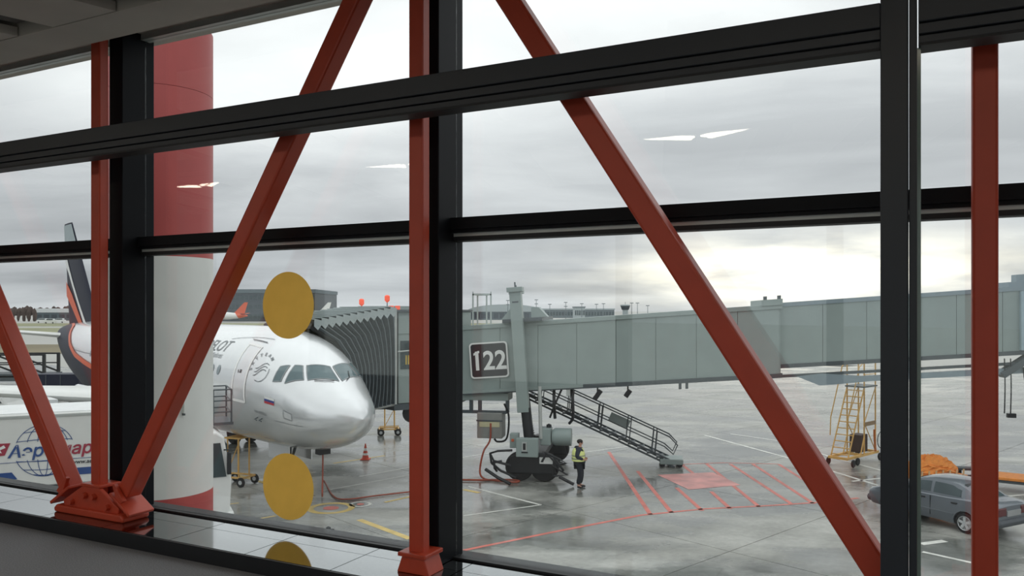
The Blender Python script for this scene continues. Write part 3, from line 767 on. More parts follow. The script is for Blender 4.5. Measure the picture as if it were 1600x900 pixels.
MB().prism([(-.6, 2.72), (-.42, 2.96), (-.05, 3.1), (-.2, 2.95), (-.1, 2.74), (-.28, 2.72)], TY - .003, TY, M2).build('arrow_emblem', txt_blue, tk)
MB().prism([(-.16, 2.98), (.06, 3.12), (.1, 3.05), (-.02, 3.0), (.02, 2.92)], TY - .006, TY - .003, M2).build('arrow_emblem', white, tk)
for a, b in ((-2.6, .35), (1.6, 3.7)): MB().prism([(a, 2.24), (b, 2.24), (b - .12, 2.42) if a < 0 else (b, 2.42), (a, 2.42) if a < 0 else (a - .12, 2.42)], TY, TY + .01, M2).build('blue_stripe', txt_blue, tk)
MB().box(-2.6, 3.7, TY, TY + .01, 2.66, 2.67).build('thin_rule', txt_blue, tk)

# ================================================================== BOARDING BRIDGE
BA = math.atan2(-.1635, .9865)
jb = thing('boarding_bridge', 'grey telescopic boarding bridge with number sign, lift column and stair', 'jet bridge', (.37, 31.4, 0), BA)
def zb(x): return 3.33 + .07 * x
SLOPE = math.atan(.07)
def slant(x0, x1, y0, y1, a0, a1):
    """box following the bridge's slope; a = height above the lower edge of the larger tunnel"""
    P = [(x0,y0,zb(x0)+a0),(x1,y0,zb(x1)+a0),(x1,y1,zb(x1)+a0),(x0,y1,zb(x0)+a0),(x0,y0,zb(x0)+a1),(x1,y0,zb(x1)+a1),(x1,y1,zb(x1)+a1),(x0,y1,zb(x0)+a1)]
    return MB().add(P, [(0,3,2,1),(4,5,6,7),(0,1,5,4),(1,2,6,5),(2,3,7,6),(3,0,4,7)])
slant(-2.35, 9.7, .05, 3.0, .04, 2.68).build('large_tunnel_core', steelgrey, jb)
slant(9.4, 25, .30, 2.75, .36, 2.72).build('small_tunnel_core', steelgrey, jb)
x = -2.35
while x < 9.6:
    x1 = min(x + 1.5, 9.7)
    slant(x + .008, x1 - .008, .0, .06, .16, 2.56).build('wall_panel', steelgrey, jb); x = x1
x = 9.7
while x < 24.9:
    x1 = x + 1.53
    slant(x + .008, x1 - .008, .25, .31, .48, 2.62).build('wall_panel', steelgrey, jb); x = x1
slant(-2.35, 9.75, -.05, 3.05, 2.56, 2.72).build('top_beam', steelgrey, jb)
slant(-2.35, 9.75, -.07, 3.07, .0, .16).build('bottom_beam', steeldark, jb)
slant(-2.35, 2.4, -.09, .0, .05, .17).build('bottom_trim', steelgrey, jb)
slant(9.6, 25, .22, 2.8, 2.62, 2.77).build('top_beam', steelgrey2, jb)
slant(9.6, 25, .20, 2.8, .33, .48).build('bottom_beam', steeldark, jb)
slant(9.0, 9.75, -.10, 3.1, 2.70, 2.92).build('end_collar', steelgrey, jb)
for q in (9.1, 9.6): slant(q, q + .12, .1, .22, 2.92, 3.05).build('collar_lug', steeldark, jb)
slant(9.5, 25, .22, .36, -.02, .08).build('guide_rail', steeldark, jb)
P = [(10.3, .0), (11.1, -.38), (11.9, -.36), (12.8, -.32), (25, -.32), (25, -.12), (12.6, -.12), (11.2, .06)]
MB().add([(a, .16, zb(a) + b) for a, b in P] + [(a, .34, zb(a) + b) for a, b in P], [tuple(range(8)), tuple(range(8, 16))] + [(i, (i+1) % 8, 8 + (i+1) % 8, 8 + i) for i in range(8)]).build('lower_beam', steelgrey2, jb)
slant(14.2, 14.3, .2, .3, -.3, .4).build('beam_hanger', steelgrey2, jb); slant(19.5, 19.6, .2, .3, -.3, .4).build('beam_hanger', steelgrey2, jb)
for q in (6.0, 6.25): slant(q, q + .1, -.05, .1, -.22, .0).build('trolley_roller', steeldark, jb)
for q in (9.05, ): slant(q, q + .1, -.05, .1, -.3, .0).build('trolley_roller', steelgrey, jb)
# roof kit near the terminal
slant(17.6, 20, .4, 2.4, 2.77, 2.95).build('roof_unit', steelgrey2, jb); slant(17.9, 18.3, .5, .9, 2.95, 3.2).build('roof_unit', steelgrey2, jb)
slant(17.9, 18.25, .10, .24, .5, 2.6).build('fascia_strip', mat('pale_blue_panel', '9aaeb6', .4), jb); slant(18.35, 18.9, .12, .24, .5, 2.6).build('fascia_strip', steelgrey, jb)
for z, y in ((1.3, 0),): pass
MB().bar((17.3, .3, zb(17.3) - .35), (18.3, .3, zb(18) + .3), .5, .22).build('knee_brace', steeldark, jb)
MB().box(18.3, 19.2, .1, .6, zb(18) - .15, zb(18) + .3).build('junction_box', mat('blue_grey_box', '4b5666', .5), jb)
def cable(pts, r, name, m): MB().tube(smooth_path(pts, 7), r, 6).build(name, m, jb, smooth=True)
zz = zb(18)
cable([(18.0, .1, zz - .1), (18.05, .1, zz - .6), (18.35, .1, zz - .9), (18.65, .1, zz - .6), (18.7, .1, zz + .0)], .045, 'cable_loop', black)
cable([(18.7, .1, zz + .1), (18.9, .1, zz - .3), (19.3, .1, zz - .35)], .04, 'cable_loop', black)
for q in (17.35, 17.55): cable([(q, .1, zz + .2), (q + .02, .1, zz - .8), (q + .0, .1, zz - 1.75)], .022, 'hanging_cable', black)
MB().box(17.45, 17.72, .05, .2, zz - 1.9, zz - 1.75).build('cable_end_box', black, jb)
# number sign
sg = MB()
def rrect(x0, x1, z0, z1, r, n=6):
    out = []
    for cx, cz, a0 in ((x1-r, z1-r, 0), (x0+r, z1-r, 90), (x0+r, z0+r, 180), (x1-r, z0+r, 270)):
        for i in range(n + 1): a = R(a0 + 90*i/n); out.append((cx + r*math.cos(a), cz + r*math.sin(a)))
    return out
SM = Matrix.Translation((-1.27, -.09, zb(-1.27) + 1.32)) @ Matrix.Rotation(-SLOPE, 4, 'Y') @ M2
so = MB().prism(rrect(-.76, .76, -.70, .70, .14), -.02, .06, SM).build('number_sign', white, jb)
MB().prism(rrect(-.70, .70, -.64, .64, .10), -.03, -.02, SM).build('sign_face', sign_d, so)
V, F = text_2d('122', 1.02, 'CENTER', 0, .022)
MB().add([SM @ Vector((x*.92, y - .36, -.036)) for x, y in V], F).build('sign_numerals', white, so)
MB().prism([(-.60, .20), (-.60, .29), (-.42, .38), (-.36, .38), (-.36, .30), (-.44, .27)], -.037, -.036, SM).build('sign_numerals', white, so)
# lift columns, bogie
for yy, cxx in ((-.42, .15), (3.45, -.43)):
    M = Matrix.Translation((cxx, yy, 2.6)) @ Matrix.Rotation(-SLOPE, 4, 'Y')
    c = MB().box(-.22, .22, -.2, .2, 0, 4.75, M).build('lift_column', steelgrey, jb, bevel=.02)
    MB().box(-.30, .30, -.27, .27, 4.62, 4.80, M).build('column_cap', steelgrey, c, bevel=.01)
    MB().box(-.12, .12, -.21, -.19, 4.2, 4.26, M).build('column_slot', steeldark, c)
    MB().tube([M @ Vector((0, 0, 4.8)), M @ Vector((0, 0, 5.0))], .03, 8).build('column_pin', steeldark, c)
    MB().tube([(cxx + .07, yy, 2.75), (cxx + .27, yy, .95)], .19, 16).build('lift_ram', black, jb, smooth=True)
    for k in range(5): MB().lathe([(.19, -.03), (.235, -.02), (.235, .02), (.19, .03)], 16, (cxx + .25 - .02*k, yy, 1.12 + .1*k)).build('ram_ring', black, jb)
    yb = yy
slant(-.7, .85, -.35, 3.35, 2.72, 2.86).build('cross_head', steeldark, jb)
for a, b in ((-.75, -.12), (.42, 1.05)):
    mb = MB(); P = [(a, 2.86), (b, 2.86), (b if a < 0 else b - .35, 3.25), (a + .35 if a < 0 else a, 3.25)]
    mb.add([(x, -.3, zb(x) + z) for x, z in P] + [(x, .3, zb(x) + z) for x, z in P], [(0,1,2,3), (7,6,5,4), (0,4,5,1), (1,5,6,2), (2,6,7,3), (3,7,4,0)]).build('head_bracket', steelgrey, jb)
MB().box(-.1, .9, -.6, 3.6, .75, 1.0).build('bogie_beam', black, jb, bevel=.03)
wm_ = MB().lathe([(.12, -.22), (.34, -.24), (.5, -.2), (.55, -.1), (.55, .1), (.5, .2), (.34, .24), (.12, .22)], 28, axis='y').mesh('bogie_wheel', tyre, True)
for x in (0.02, .98):
    for y in (-.55, 3.6): link('bogie_wheel', wm_, jb, (x, y, .55))
for y in (-.55, 3.6): MB().prism([(-.46, .32), (1.46, .32), (1.30, .95), (.9, 1.12), (.1, 1.12), (-.28, .95)], y - .30, y + .30, M2).build('wheel_guard', black, jb, bevel=.04)
MB().box(-.05, .78, -1.05, -.75, .98, 1.68).build('control_cabinet', steelgrey, jb, bevel=.02)
MB().box(.18, .36, -1.075, -1.05, 1.2, 1.55).build('button_plate', alu, jb); MB().box(.22, .32, -1.085, -1.075, 1.26, 1.5).build('button_panel', black, jb)
MB().box(.16, .40, -1.085, -1.05, 1.14, 1.18).build('plate_ledge', black, jb)
MB().box(-.35, -.02, -.7, -.35, 1.25, 1.8).build('junction_box', steelgrey, jb, bevel=.02); MB().box(-.28, -.18, -.72, -.70, 1.5, 1.6).build('warning_lamp', mat('amber_lens', 'c8603c', .3), jb)
MB().box(.8, 1.2, -.5, .1, 1.35, 2.0).build('drive_housing', steelgrey, jb, bevel=.03)
MB().lathe([(.05, -.75), (.26, -.72), (.34, -.6), (.34, .02), (.05, .02)], 20, (1.95, -.2, 1.65), 'x').build('drive_motor', steelgrey, jb, smooth=True)
MB().lathe([(.05, 0), (.1, 0), (.1, .1), (.02, .14)], 12, (1.1, -.2, 2.0)).build('vent_cap', black, jb)
MB().box(.82, 1.32, -.88, -.86, .72, .96).build('notice_plate', white, jb); MB().prism([(.86, .78), (.98, .78), (.92, .90)], -.89, -.88, M2).build('notice_mark', black, jb)
def cage(pts, r=.045): MB().tube(pts, r, 6).build('bumper_bar', black, jb)
y = -1.0
cage([(-.2, y, 1.22), (-.75, y, 1.18), (-1.05, y, 1.08), (-.85, y - .3, .85), (-.2, y - .4, .72)]); cage([(-1.0, y, .72), (-.6, y - .3, .5), (.0, y - .4, .28)]); cage([(-.85, y - .3, .85), (-.82, y - .3, .58), (-.75, y - .2, .45)])
cage([(-1.15, y - .4, .55), (-.65, y - .6, .30), (-.15, y - .7, .10)], .06); cage([(-1.05, y, 1.08), (-1.0, y, .72)]); cage([(-1.0, y, .72), (-.6, y, .8)])
cage([(1.1, y, 1.15), (1.55, y, .95), (1.85, y, .80), (1.4, y, .72)]); cage([(1.1, y, 1.15), (.95, y, .85)]); cage([(1.15, y, 1.1), (1.5, y, .75), (1.5, y, .5)]); cage([(1.3, y, .7), (1.9, y, .35), (1.35, y, .3)]); cage([(1.6, y - .2, .32), (2.15, y - .3, .08)], .06)
cage([(1.45, y, 1.0), (1.35, y, .3)]); cage([(1.35, y, 1.05), (1.75, y, .5)])
# pipe, hoses and lamps under the tunnel
MB().tube([(.78, -.5, 3.6), (.82, -.5, 1.6)], .07, 10).build('conduit', alu, jb)
cable([(1.25, .2, zb(1.2) + .05), (1.28, -.05, zb(1.2) - .5), (1.3, .1, zb(1.2) - 1.1)], .06, 'black_hose', black); cable([(1.55, .2, zb(1.5)), (1.3, .0, zb(1.5) - .6), (1.1, .1, zb(1.5) - 1.1)], .04, 'black_hose', black)
cable([(1.95, .2, zb(2) - .05), (2.0, .0, zb(2) - .5), (2.0, .0, zb(2) - 1.1), (1.85, .1, zb(2) - 1.35)], .06, 'black_hose', black)
slant(1.75, 1.9, -.05, .1, -.25, .05).build('hose_clamp', alu, jb)
for q, l in ((2.95, .42), (4.1, .3)):
    MB().tube([(q, .0, zb(q)), (q, .0, zb(q) - .15)], .03, 6).build('lamp_stem', black, jb)
    M = Matrix.Translation((q, .0, zb(q) - .28)) @ Matrix.Rotation(R(35), 4, 'Y')
    MB().box(-.09, .09, -.12, .12, -l/2, l/2, M).build('flood_lamp', black, jb)
# cable box hung below the tunnel with red hose
zx = zb(-1.2)
MB().box(-2.4, -.55, .1, 1.2, zx - .30, zx - .0).build('hanger_frame', steelgrey, jb)
for q in (-2.1, -1.75, -.65): MB().box(q, q + .14, .1, .2, zx - .75, zx - .28).build('hanger_post', steeldark, jb)
MB().box(-2.4, -.6, .05, .3, zx - .8, zx - .7).build('hanger_rail', steeldark, jb)
cbx = MB().box(-1.75, -.75, -.1, .7, zx - 1.75, zx - .75).build('cable_box', mat('cable_box_grey', '8b8c88', .5, .2), jb, bevel=.03)
MB().box(-1.77, -.73, -.13, -.1, zx - 1.08, zx - 1.03).build('lid_seam', steeldark, cbx); MB().box(-1.65, -.85, -.12, -.1, zx - 1.3, zx - 1.1).build('cable_mouth', mat('pale_yellow_panel', 'c2bd9a', .5), cbx)
cable([(-.70, .1, zx - .4), (-.52, .1, zx - .9), (-.6, .1, zx - 1.75), (-.95, .1, zx - 1.9), (-1.1, .1, zx - 1.78)], .04, 'black_hose', black)
MB().tube(smooth_path([(-1.2, -.12, zx - 1.15), (-1.22, -.16, zx - 1.8), (-1.45, -.3, 1.0), (-1.55, -.5, .3), (-1.35, -.7, .05), (-.8, -1.0, .05), (-.1, -1.15, .05), (.05, -.9, .05), (-.3, -.75, .05), (-.9, -.85, .05), (-1.5, -1.0, .05), (-2.6, -1.1, .05)], 8), .036, 8).build('red_hose', hose_m, jb, smooth=True)
# service stair on the far side
def stair(parent):
    A = Vector((-.75, 3.35, 3.05)); B = Vector((5.95, 3.0, .12)); d = B - A
    for off in (0, .85):
        o = Vector((0, off, 0))
        for dz in (.10, -.12): MB().bar(A + o + Vector((0, 0, dz)), B + o + Vector((0, 0, dz)), .06, .07).build('stringer', steeldark, parent)
        up = Vector((0, 0, 1.05)); mid = Vector((0, 0, .55))
        MB().tube([A + o + up + d*.12, B + o + up - d*.03, B + o + Vector((.12, 0, .80)), B + o + Vector((-.05, 0, .42)), B + o + mid - d*.06], .03, 6).build('handrail', steeldark, parent)
        MB().tube([A + o + mid + d*.12, B + o + mid - d*.06], .025, 6).build('mid_rail', steeldark, parent)
        for t in (.14, .33, .52, .70, .86):
            q = A + o + d*t
            for e in (0, .14): MB().tube([q + Vector((e, 0, -e*.43)), q + up + Vector((e + .1, 0, -(e+.1)*.43))], .022, 6).build('baluster', steeldark, parent)
    tm = MB().box(-.15, .15, .0, .85, -.035, .035).mesh('tread', steeldark)
    for i in range(17): link('tread', tm, parent, A + d*((i + .5)/17) + Vector((0, 0, .02)))
    q = A + d*.55; MB().bar(q + Vector((.35, -.03, .62)), q + Vector((1.15, -.03, .27)), .02, .36).build('stair_notice', steelgrey, parent)
    MB().box(5.35, 6.3, 2.9, 3.95, .12, .34).build('stair_foot', steelgrey, parent, bevel=.03)
    for x in (5.45, 6.15):
        for yy in (3.0, 3.85): MB().lathe([(.02, -.05), (.12, -.05), (.12, .05), (.02, .05)], 14, (x, yy, .12), 'y').build('stair_castor', tyre, parent)
stair(jb)
# cab and accordion canopy, built in world axes then brought into the bridge's frame
inv = (Matrix.Translation((.37, 31.4, 0)) @ Matrix.Rotation(BA, 4, 'Z')).inverted()
def wpart(mb, name, m, **k):
    mb.v = [tuple(inv @ Vector(p)) for p in mb.v]; return mb.build(name, m, jb, **k)
hd = Vector((.680, -.733, 0)); pt = Vector((.733, .680, 0))
Bc = Vector((-4.42, 30.3, 0)); Ac = Bc - hd * 3.5
CZ0, CZ1 = 2.98, 6.45
poly = [Ac, Bc, Vector((-2.3, 31.75, 0)), Vector((-1.75, 34.6, 0)), Ac + pt*1.2 + Vector((.5, .8, 0))]
wpart(MB().prism([(q.x, q.y) for q in poly], CZ0, CZ1), 'cab_body', steelgrey, bevel=.03)
wpart(MB().prism([(q.x, q.y) for q in poly], CZ0 - .25, CZ0 - .01), 'cab_floor', steeldark)
roof = [Ac - pt*.3, Bc - pt*.3 + hd*.1, Vector((-2.2, 31.5, 0)), Vector((-1.7, 34.7, 0)), Ac + pt*1.4 + Vector((.5, .8, 0))]
wpart(MB().prism([(q.x, q.y) for q in roof], CZ1, CZ1 + .08), 'cab_roof', steeldark)
wpart(MB().prism([(q.x, q.y) for q in [Ac + hd*.5 + pt*.3, Bc - hd*.9 + pt*.3, Bc - hd*.9 + pt*2, Ac + hd*.5 + pt*2]], CZ1 + .08, CZ1 + .22), 'roof_hatch', steelgrey)
wd = (Vector((-2.3, 31.75, 0)) - Bc).normalized(); wn = Vector((wd.y, -wd.x, 0))
def wall_box(a, b, z0, z1, t0, t1, name, m, **k):
    P = [Bc + wd*a + wn*t0, Bc + wd*b + wn*t0, Bc + wd*b + wn*t1, Bc + wd*a + wn*t1]
    return wpart(MB().prism([(q.x, q.y) for q in P], z0, z1), name, m, **k)
wall_box(.25, .75, 4.28, 5.35, 0, .03, 'cab_window', glassd); wall_box(.15, .85, 5.62, 6.3, 0, .04, 'wall_hatch', steelgrey)
wall_box(.45, .50, 4.45, 4.8, .03, .04, 'window_mark', hazard_y); wall_box(.55, .60, 4.45, 4.8, .03, .04, 'window_mark', hazard_y)
wall_box(-.05, .05, CZ0, CZ1, -.05, .12, 'corner_post', alu); wall_box(.10, .14, CZ0, CZ1, 0, .05, 'corner_gasket', black)
wall_box(.5, 1.0, 4.9, 5.25, .25, .35, 'spot_mirror', alu); 
wpart(MB().tube([Bc + wd*.1 + wn*.1 + Vector((0, 0, 4.95)), Bc + wd*.75 + wn*.3 + Vector((0, 0, 5.0))], .03, 6), 'mirror_bracket', alu)
# accordion: rings from the cab front to the fuselage side
def fus_lat(z):
    q = max(min((z - ZC) / 2.07, .98), -.98); return 1.975 * math.sqrt(1 - q*q)
NP = 12
slat_m = mat('canopy_slat_grey', 'a2acab', .5)
nose = Vector((NX, NY, 0))
def bring(k):
    t = k / (2*NP); zig = .15 if k % 2 else -.03
    pts = []
    lat0 = (Bc - nose).dot(pt)
    sB, sA = -(Bc - nose).dot(hd), -(Ac - nose).dot(hd)
    prof = [(sB, 3.02 + (6.42 - 3.02)*i/6, 'B') for i in range(7)] + [(sB + (sA - sB)*i/6, 6.42, 'T') for i in range(1, 6)] + [(sA, 6.42 - (6.42 - 3.02)*i/6, 'A') for i in range(7)]
    for s, z, side in prof:
        ze = 2.75 + (z - 3.02) * (5.95 - 2.75) / 3.4
        le = fus_lat(ze) + .06
        zz_ = z + (ze - z)*t; la = lat0 + (le - lat0)*t
        p = nose - hd*s + pt*la
        if side == 'B': p += hd * zig
        if side == 'A': p -= hd * zig
        p.z = zz_ + (zig if side == 'T' else 0)
        pts.append(p)
    return pts
wpart(MB().rings([bring(k) for k in range(2*NP + 1)], cap=False, closed=False), 'accordion_canopy', bellow)
for k in range(0, 2*NP, 2):
    a, b = bring(k), bring(min(k + 2, 2*NP)); up = Vector((0, 0, .16)); lift = Vector((0, 0, .11))
    P = [a[6] + up + hd*.2, b[6] + up + hd*.2 + lift, b[12] + up + lift, a[12] + up]
    wpart(MB().add([*P, *[q - Vector((0, 0, .025)) for q in P]], [(0,1,2,3), (7,6,5,4), (0,4,5,1), (1,5,6,2), (2,6,7,3), (3,7,4,0)]), 'canopy_slat', slat_m)
    P = [a[6] + up + hd*.2, b[6] + up + hd*.2 + lift, b[6] + hd*.19 + Vector((0, 0, .0)), (a[6] + b[6])/2 + hd*.2 - Vector((0, 0, .16)), a[6] + hd*.19 + Vector((0, 0, .0))]
    wpart(MB().add(P, [(0, 1, 2, 3, 4)]), 'canopy_fringe', slat_m)
for k in range(1, 2*NP, 2): wpart(MB().tube(bring(k)[:7], .014, 6), 'canopy_rib', mat('canopy_rib_grey', '6a7478', .5))
e = bring(2*NP); wpart(MB().tube([e[i] - hd*.03 for i in range(0, 19)], .10, 8), 'canopy_bumper', black)
a0 = bring(0); wpart(MB().tube([a0[0] + Vector((0, 0, -.05)), bring(2*NP)[0] + Vector((0, 0, .0))], .06, 8), 'canopy_lower_bar', alu)
# obstruction lamps on the cab roof
for px, d_, z in ((565, 31.5, 6.83), (605, 30.8, 6.96)):
    x = (px - 800)/1260*d_
    pole = wpart(MB().tube([(x, d_, CZ1 + .06), (x, d_, z - .1)], .018, 6), 'lamp_pole', steeldark)
    wpart(MB().lathe([(.02, -.16), (.06, -.12), (.10, -.08), (.10, .08), (.06, .12), (.01, .13)], 12, (x, d_, z)), 'obstruction_lamp', lamp_red, smooth=True)
for px in (611, 621): x = (px - 800)/1260*30.9; wpart(MB().box(x - .09, x + .09, 30.9, 31.0, 6.5, 6.68), 'roof_beacon', lamp_red)
# wheels below the cab
wpart(MB().lathe([(.05, -.1), (.3, -.12), (.36, 0), (.3, .12), (.05, .1)], 16, (-3.9, 31.3, 2.5), 'y'), 'cab_winch', black)
wpart(MB().tube([(-5.2, 30.9, 2.8), (-3.2, 31.6, 2.75)], .1, 8), 'cab_underbeam', steeldark)

# ================================================================== GROUND EQUIPMENT
def wheel(mb, c, r, w, axis='y'):
    return mb.lathe([(.3*r, -w/2), (.85*r, -w/2), (r, -w/4), (r, w/4), (.85*r, w/2), (.3*r, w/2)], 18, c, axis)
def wheeled_stand(loc, rotz, hh, label):
    t = thing('wheeled_stand', label, 'stand', loc, rotz, 'yellow wheeled stands')
    MB().bar((-.5, 0, .33), (.5, 0, .33), .06, .06).bar((-.5, .7, .33), (.5, .7, .33), .06, .06).bar((-.5, 0, .33), (-.5, .7, .33), .06, .06).bar((.5, 0, .33), (.5, .7, .33), .06, .06).bar((-.5, 0, .50), (.5, 0, .50), .04, .04).build('base_frame', ylw, t)
    for x in (-.22, .28):
        for y in (.05, .65): MB().tube([(x, y, .33), (x, y, hh)], .03, 6).build('upright', ylw, t)
    MB().box(-.32, .38, 0, .7, hh, hh + .05).build('top_plate', ylw, t)
    MB().tube([(-.22, .05, .5), (.28, .05, hh - .15)], .018, 6).build('brace', ylw, t)
    for x in (-.42, .45):
        for y in (-.05, .75):
            wheel(MB(), (x, y, .18), .18, .07).build('castor', tyre, t, smooth=True)
            MB().lathe([(.02, -.04), (.08, -.04), (.08, .04), (.02, .04)], 10, (x, y, .18), 'y').build('hub', rim, t)
    return t
g = GP(608, 681); wheeled_stand((g.x, g.y, 0), R(10), 1.55, 'yellow wheeled stand under the boarding bridge cab')
g = GP(366, 760); wheeled_stand((g.x - .1, g.y, 0), R(-20), 1.75, 'yellow wheeled stand between the white truck cab and nose wheel')
g = GP(571, 718)
tc = thing('traffic_cone', 'orange and white traffic cone on the wet apron right of the nose', 'cone', (g.x, g.y, 0))
MB().box(-.2, .2, -.2, .2, 0, .04).build('base', mat('cone_orange', 'd2503a', .5), tc, bevel=.01)
prof = [(.15, .04), (.118, .2), (.1, .29), (.08, .39), (.06, .5), (.02, .70)]
for i in range(5): MB().lathe([prof[i], prof[i+1]], 20).build('reflective_band' if i in (1, 3) else 'cone_body', white if i in (1, 3) else MATS['cone_orange'], tc, smooth=True)
g = GP(513, 836)
hy = thing('ground_hydrant', 'small black post just beyond the sill below the lower sticker', 'hydrant', (g.x, g.y, 0))
MB().lathe([(.14, 0), (.14, .06), (.07, .08), (.07, .22), (.02, .25)], 14).build('post', black, hy); MB().box(-.16, .16, -.05, .05, .1, .17).build('arm', black, hy)

# yellow mobile steps
g = GP(1330, 724)
AD = math.atan2(.66, .75)
ms = thing('mobile_steps', 'tall yellow mobile maintenance steps parked beyond the boarding bridge', 'steps', (g.x - .9, g.y - .2, 0), AD)
for y in (0, -.75):
    MB().tube([(-.1, y, .34), (1.35, y, 3.2)], .032, 6).build('ladder_rail', ylw, ms)
    MB().tube([(-.15, y, 1.25), (-.1, y, 2.0), (.9, y, 4.1), (1.35, y, 4.3), (2.4, y, 4.3)], .022, 6).build('handrail', ylw, ms)
    MB().tube([(1.35, y, 3.75), (2.4, y, 3.75)], .02, 6).build('guard_rail', ylw, ms)
    for x in (1.35, 2.4): MB().tube([(x, y, .34), (x, y, 4.3)], .03, 6).build('mast', ylw, ms)
    MB().tube([(1.35, y, 1.7), (2.4, y, 3.15)], .022, 6).build('brace', ylw, ms); MB().tube([(1.35, y, 1.7), (2.4, y, .4)], .022, 6).build('brace', ylw, ms)
    MB().tube([(1.0, y, .34), (1.35, y, 1.1)], .03, 6).build('brace', ylw, ms)
for i in range(11):
    t = (i + .5)/11; MB().tube([(-.1 + 1.45*t, 0, .34 + 2.86*t), (-.1 + 1.45*t, -.75, .34 + 2.86*t)], .024, 6).build('rung', ylw, ms)
MB().box(1.25, 2.5, -.8, .05, 3.2, 3.26).build('platform', steeldark, ms)
MB().box(1.35, 2.4, -.78, -.74, 1.55, 1.72).build('cross_board', mat('weathered_board', '9a8266', .7), ms)
MB().bar((-.2, 0, .34), (2.6, 0, .34), .09, .10).bar((-.2, -.75, .34), (2.6, -.75, .34), .09, .10).bar((-.2, .05, .34), (-.2, -.8, .34), .09, .1).bar((2.6, .05, .34), (2.6, -.8, .34), .09, .1).bar((1.2, .05, .34), (1.2, -.8, .34), .09, .1).build('base_frame', ylw, ms)
MB().box(1.35, 2.0, -.6, -.1, .40, 1.15).build('tool_bin', mat('brown_bin', '4a3a34', .7), ms, bevel=.02)
for x, y in ((-.1, .1), (-.05, -.95), (.55, -.85), (2.5, -.9), (2.5, .1)): wheel(MB(), (x, y, .16), .16, .08).build('castor', tyre, ms, smooth=True)
n = 20; MB().tube([(2.75 + .36*math.cos(2*math.pi*k/n), -.85, .85 + .36*math.sin(2*math.pi*k/n)) for k in range(n)], .02, 6, closed=True).build('cable_hoop', steeldark, ms)
MB().tube([(2.3, -.8, .4), (2.2, -.8, 1.1), (2.2, -.8, 1.35)], .05, 8).build('hand_pump', mat('pump_orange', 'c9763f', .5), ms)

# ---------------------------------------------------------------- worker
pw = thing('person', 'person in dark clothes and lime safety vest walking beside the bridge stair', 'person', (2.47, 29.55, 0), R(-8))
def skinned(name, V, E_, rad, m, sub=2, root=0):
    me = bpy.data.meshes.new(name); me.from_pydata(V, E_, []); o = bpy.data.objects.new(name, me); COL.objects.link(o)
    o.modifiers.new('skin', 'SKIN').use_smooth_shade = True
    for i, r in enumerate(rad):
        me.skin_vertices[0].data[i].radius = r if isinstance(r, tuple) else (r, r)
    me.skin_vertices[0].data[root].use_root = True
    s = o.modifiers.new('sub', 'SUBSURF'); s.levels = sub; s.render_levels = sub
    evaluated(o); o.data.materials.clear(); o.data.materials.append(m); o.parent = pw; return o
legs = [[(0, -.09, .92), (.05, -.1, .50), (-.05, -.1, .10), (.10, -.11, .045)], [(0, .09, .92), (.07, .1, .50), (.02, .1, .10), (.19, .11, .045)]]
arms = [[(-.02, -.19, 1.43), (-.08, -.27, 1.17), (.15, -.19, 1.07)], [(-.02, .19, 1.43), (-.05, .27, 1.17), (.16, .17, 1.07)]]
V = [(0, 0, .95), (0, 0, 1.12), (-.01, 0, 1.30), (-.01, 0, 1.43), (.015, 0, 1.52), (.035, 0, 1.58), (.045, 0, 1.65), (.035, 0, 1.71), (.135, 0, 1.645)]
rad = [(.14, .11), (.13, .10), (.15, .11), (.12, .09), .052, .055, (.082, .092), .075, .014]
Ed = [(0, 1), (1, 2), (2, 3), (3, 4), (4, 5), (5, 6), (6, 7), (6, 8)]
for lg in legs:
    b = len(V); V += lg; rad += [.085, .06, .04, .035]; Ed += [(0, b), (b, b+1), (b+1, b+2), (b+2, b+3)]
for am in arms:
    s = -1 if am[0][1] < 0 else 1
    b = len(V); V += am; rad += [.055, .04, .026]; Ed += [(3, b), (b, b+1), (b+1, b+2)]
    w = b + 2; V.append((am[2][0] + .06, am[2][1] - s*.02, 1.06)); rad.append((.022, .034)); Ed.append((w, w+1)); pm_ = w + 1
    for k in range(4):
        q = V[pm_]; c = len(V); dz_ = (.028 - .018*k); ln = (.045, .052, .048, .038)[k]
        V += [(q[0] + ln, q[1] - s*.005, q[2] + dz_), (q[0] + ln*1.6, q[1] - s*.03, q[2] + dz_ - .008)]; rad += [.009, .008]; Ed += [(pm_, c), (c, c+1)]
    c = len(V); V += [(V[w][0] + .05, V[w][1] - s*.035, V[w][2] + .035), (V[w][0] + .085, V[w][1] - s*.05, V[w][2] + .04)]; rad += [.010, .009]; Ed += [(w, c), (c, c+1)]
skinned('body', V, Ed, rad, skin_m)
JV = [(0, 0, .86), (0, 0, .98), (0, 0, 1.15), (-.01, 0, 1.32), (-.01, 0, 1.44), (.01, 0, 1.51)]; JR = [(.25, .23), (.245, .23), (.235, .22), (.225, .19), (.15, .13), .08]
JE = [(i, i+1) for i in range(5)]
for am in arms:
    b = len(JV); JV += am; JR += [.105, .09, .062]; JE += [(4, b), (b, b+1), (b+1, b+2)]
skinned('jacket', JV, JE, JR, cloth_n)
TV = [(0, 0, .95)]; TR = [(.20, .18)]; TE = []
for lg in legs:
    b = len(TV); TV += [(lg[0][0], lg[0][1], .88), lg[1], (lg[2][0], lg[2][1], .13)]; TR += [.135, .11, .085]; TE += [(0, b), (b, b+1), (b+1, b+2)]
skinned('trousers', TV, TE, TR, cloth_k)
for lg in legs:
    x, y, z = lg[2]; skinned('shoe', [(x - .03, y, .06), (x + .08, y, .055), (x + .20, y, .04)], [(0, 1), (1, 2)], [.055, .05, .036], black, 2)
rg = []
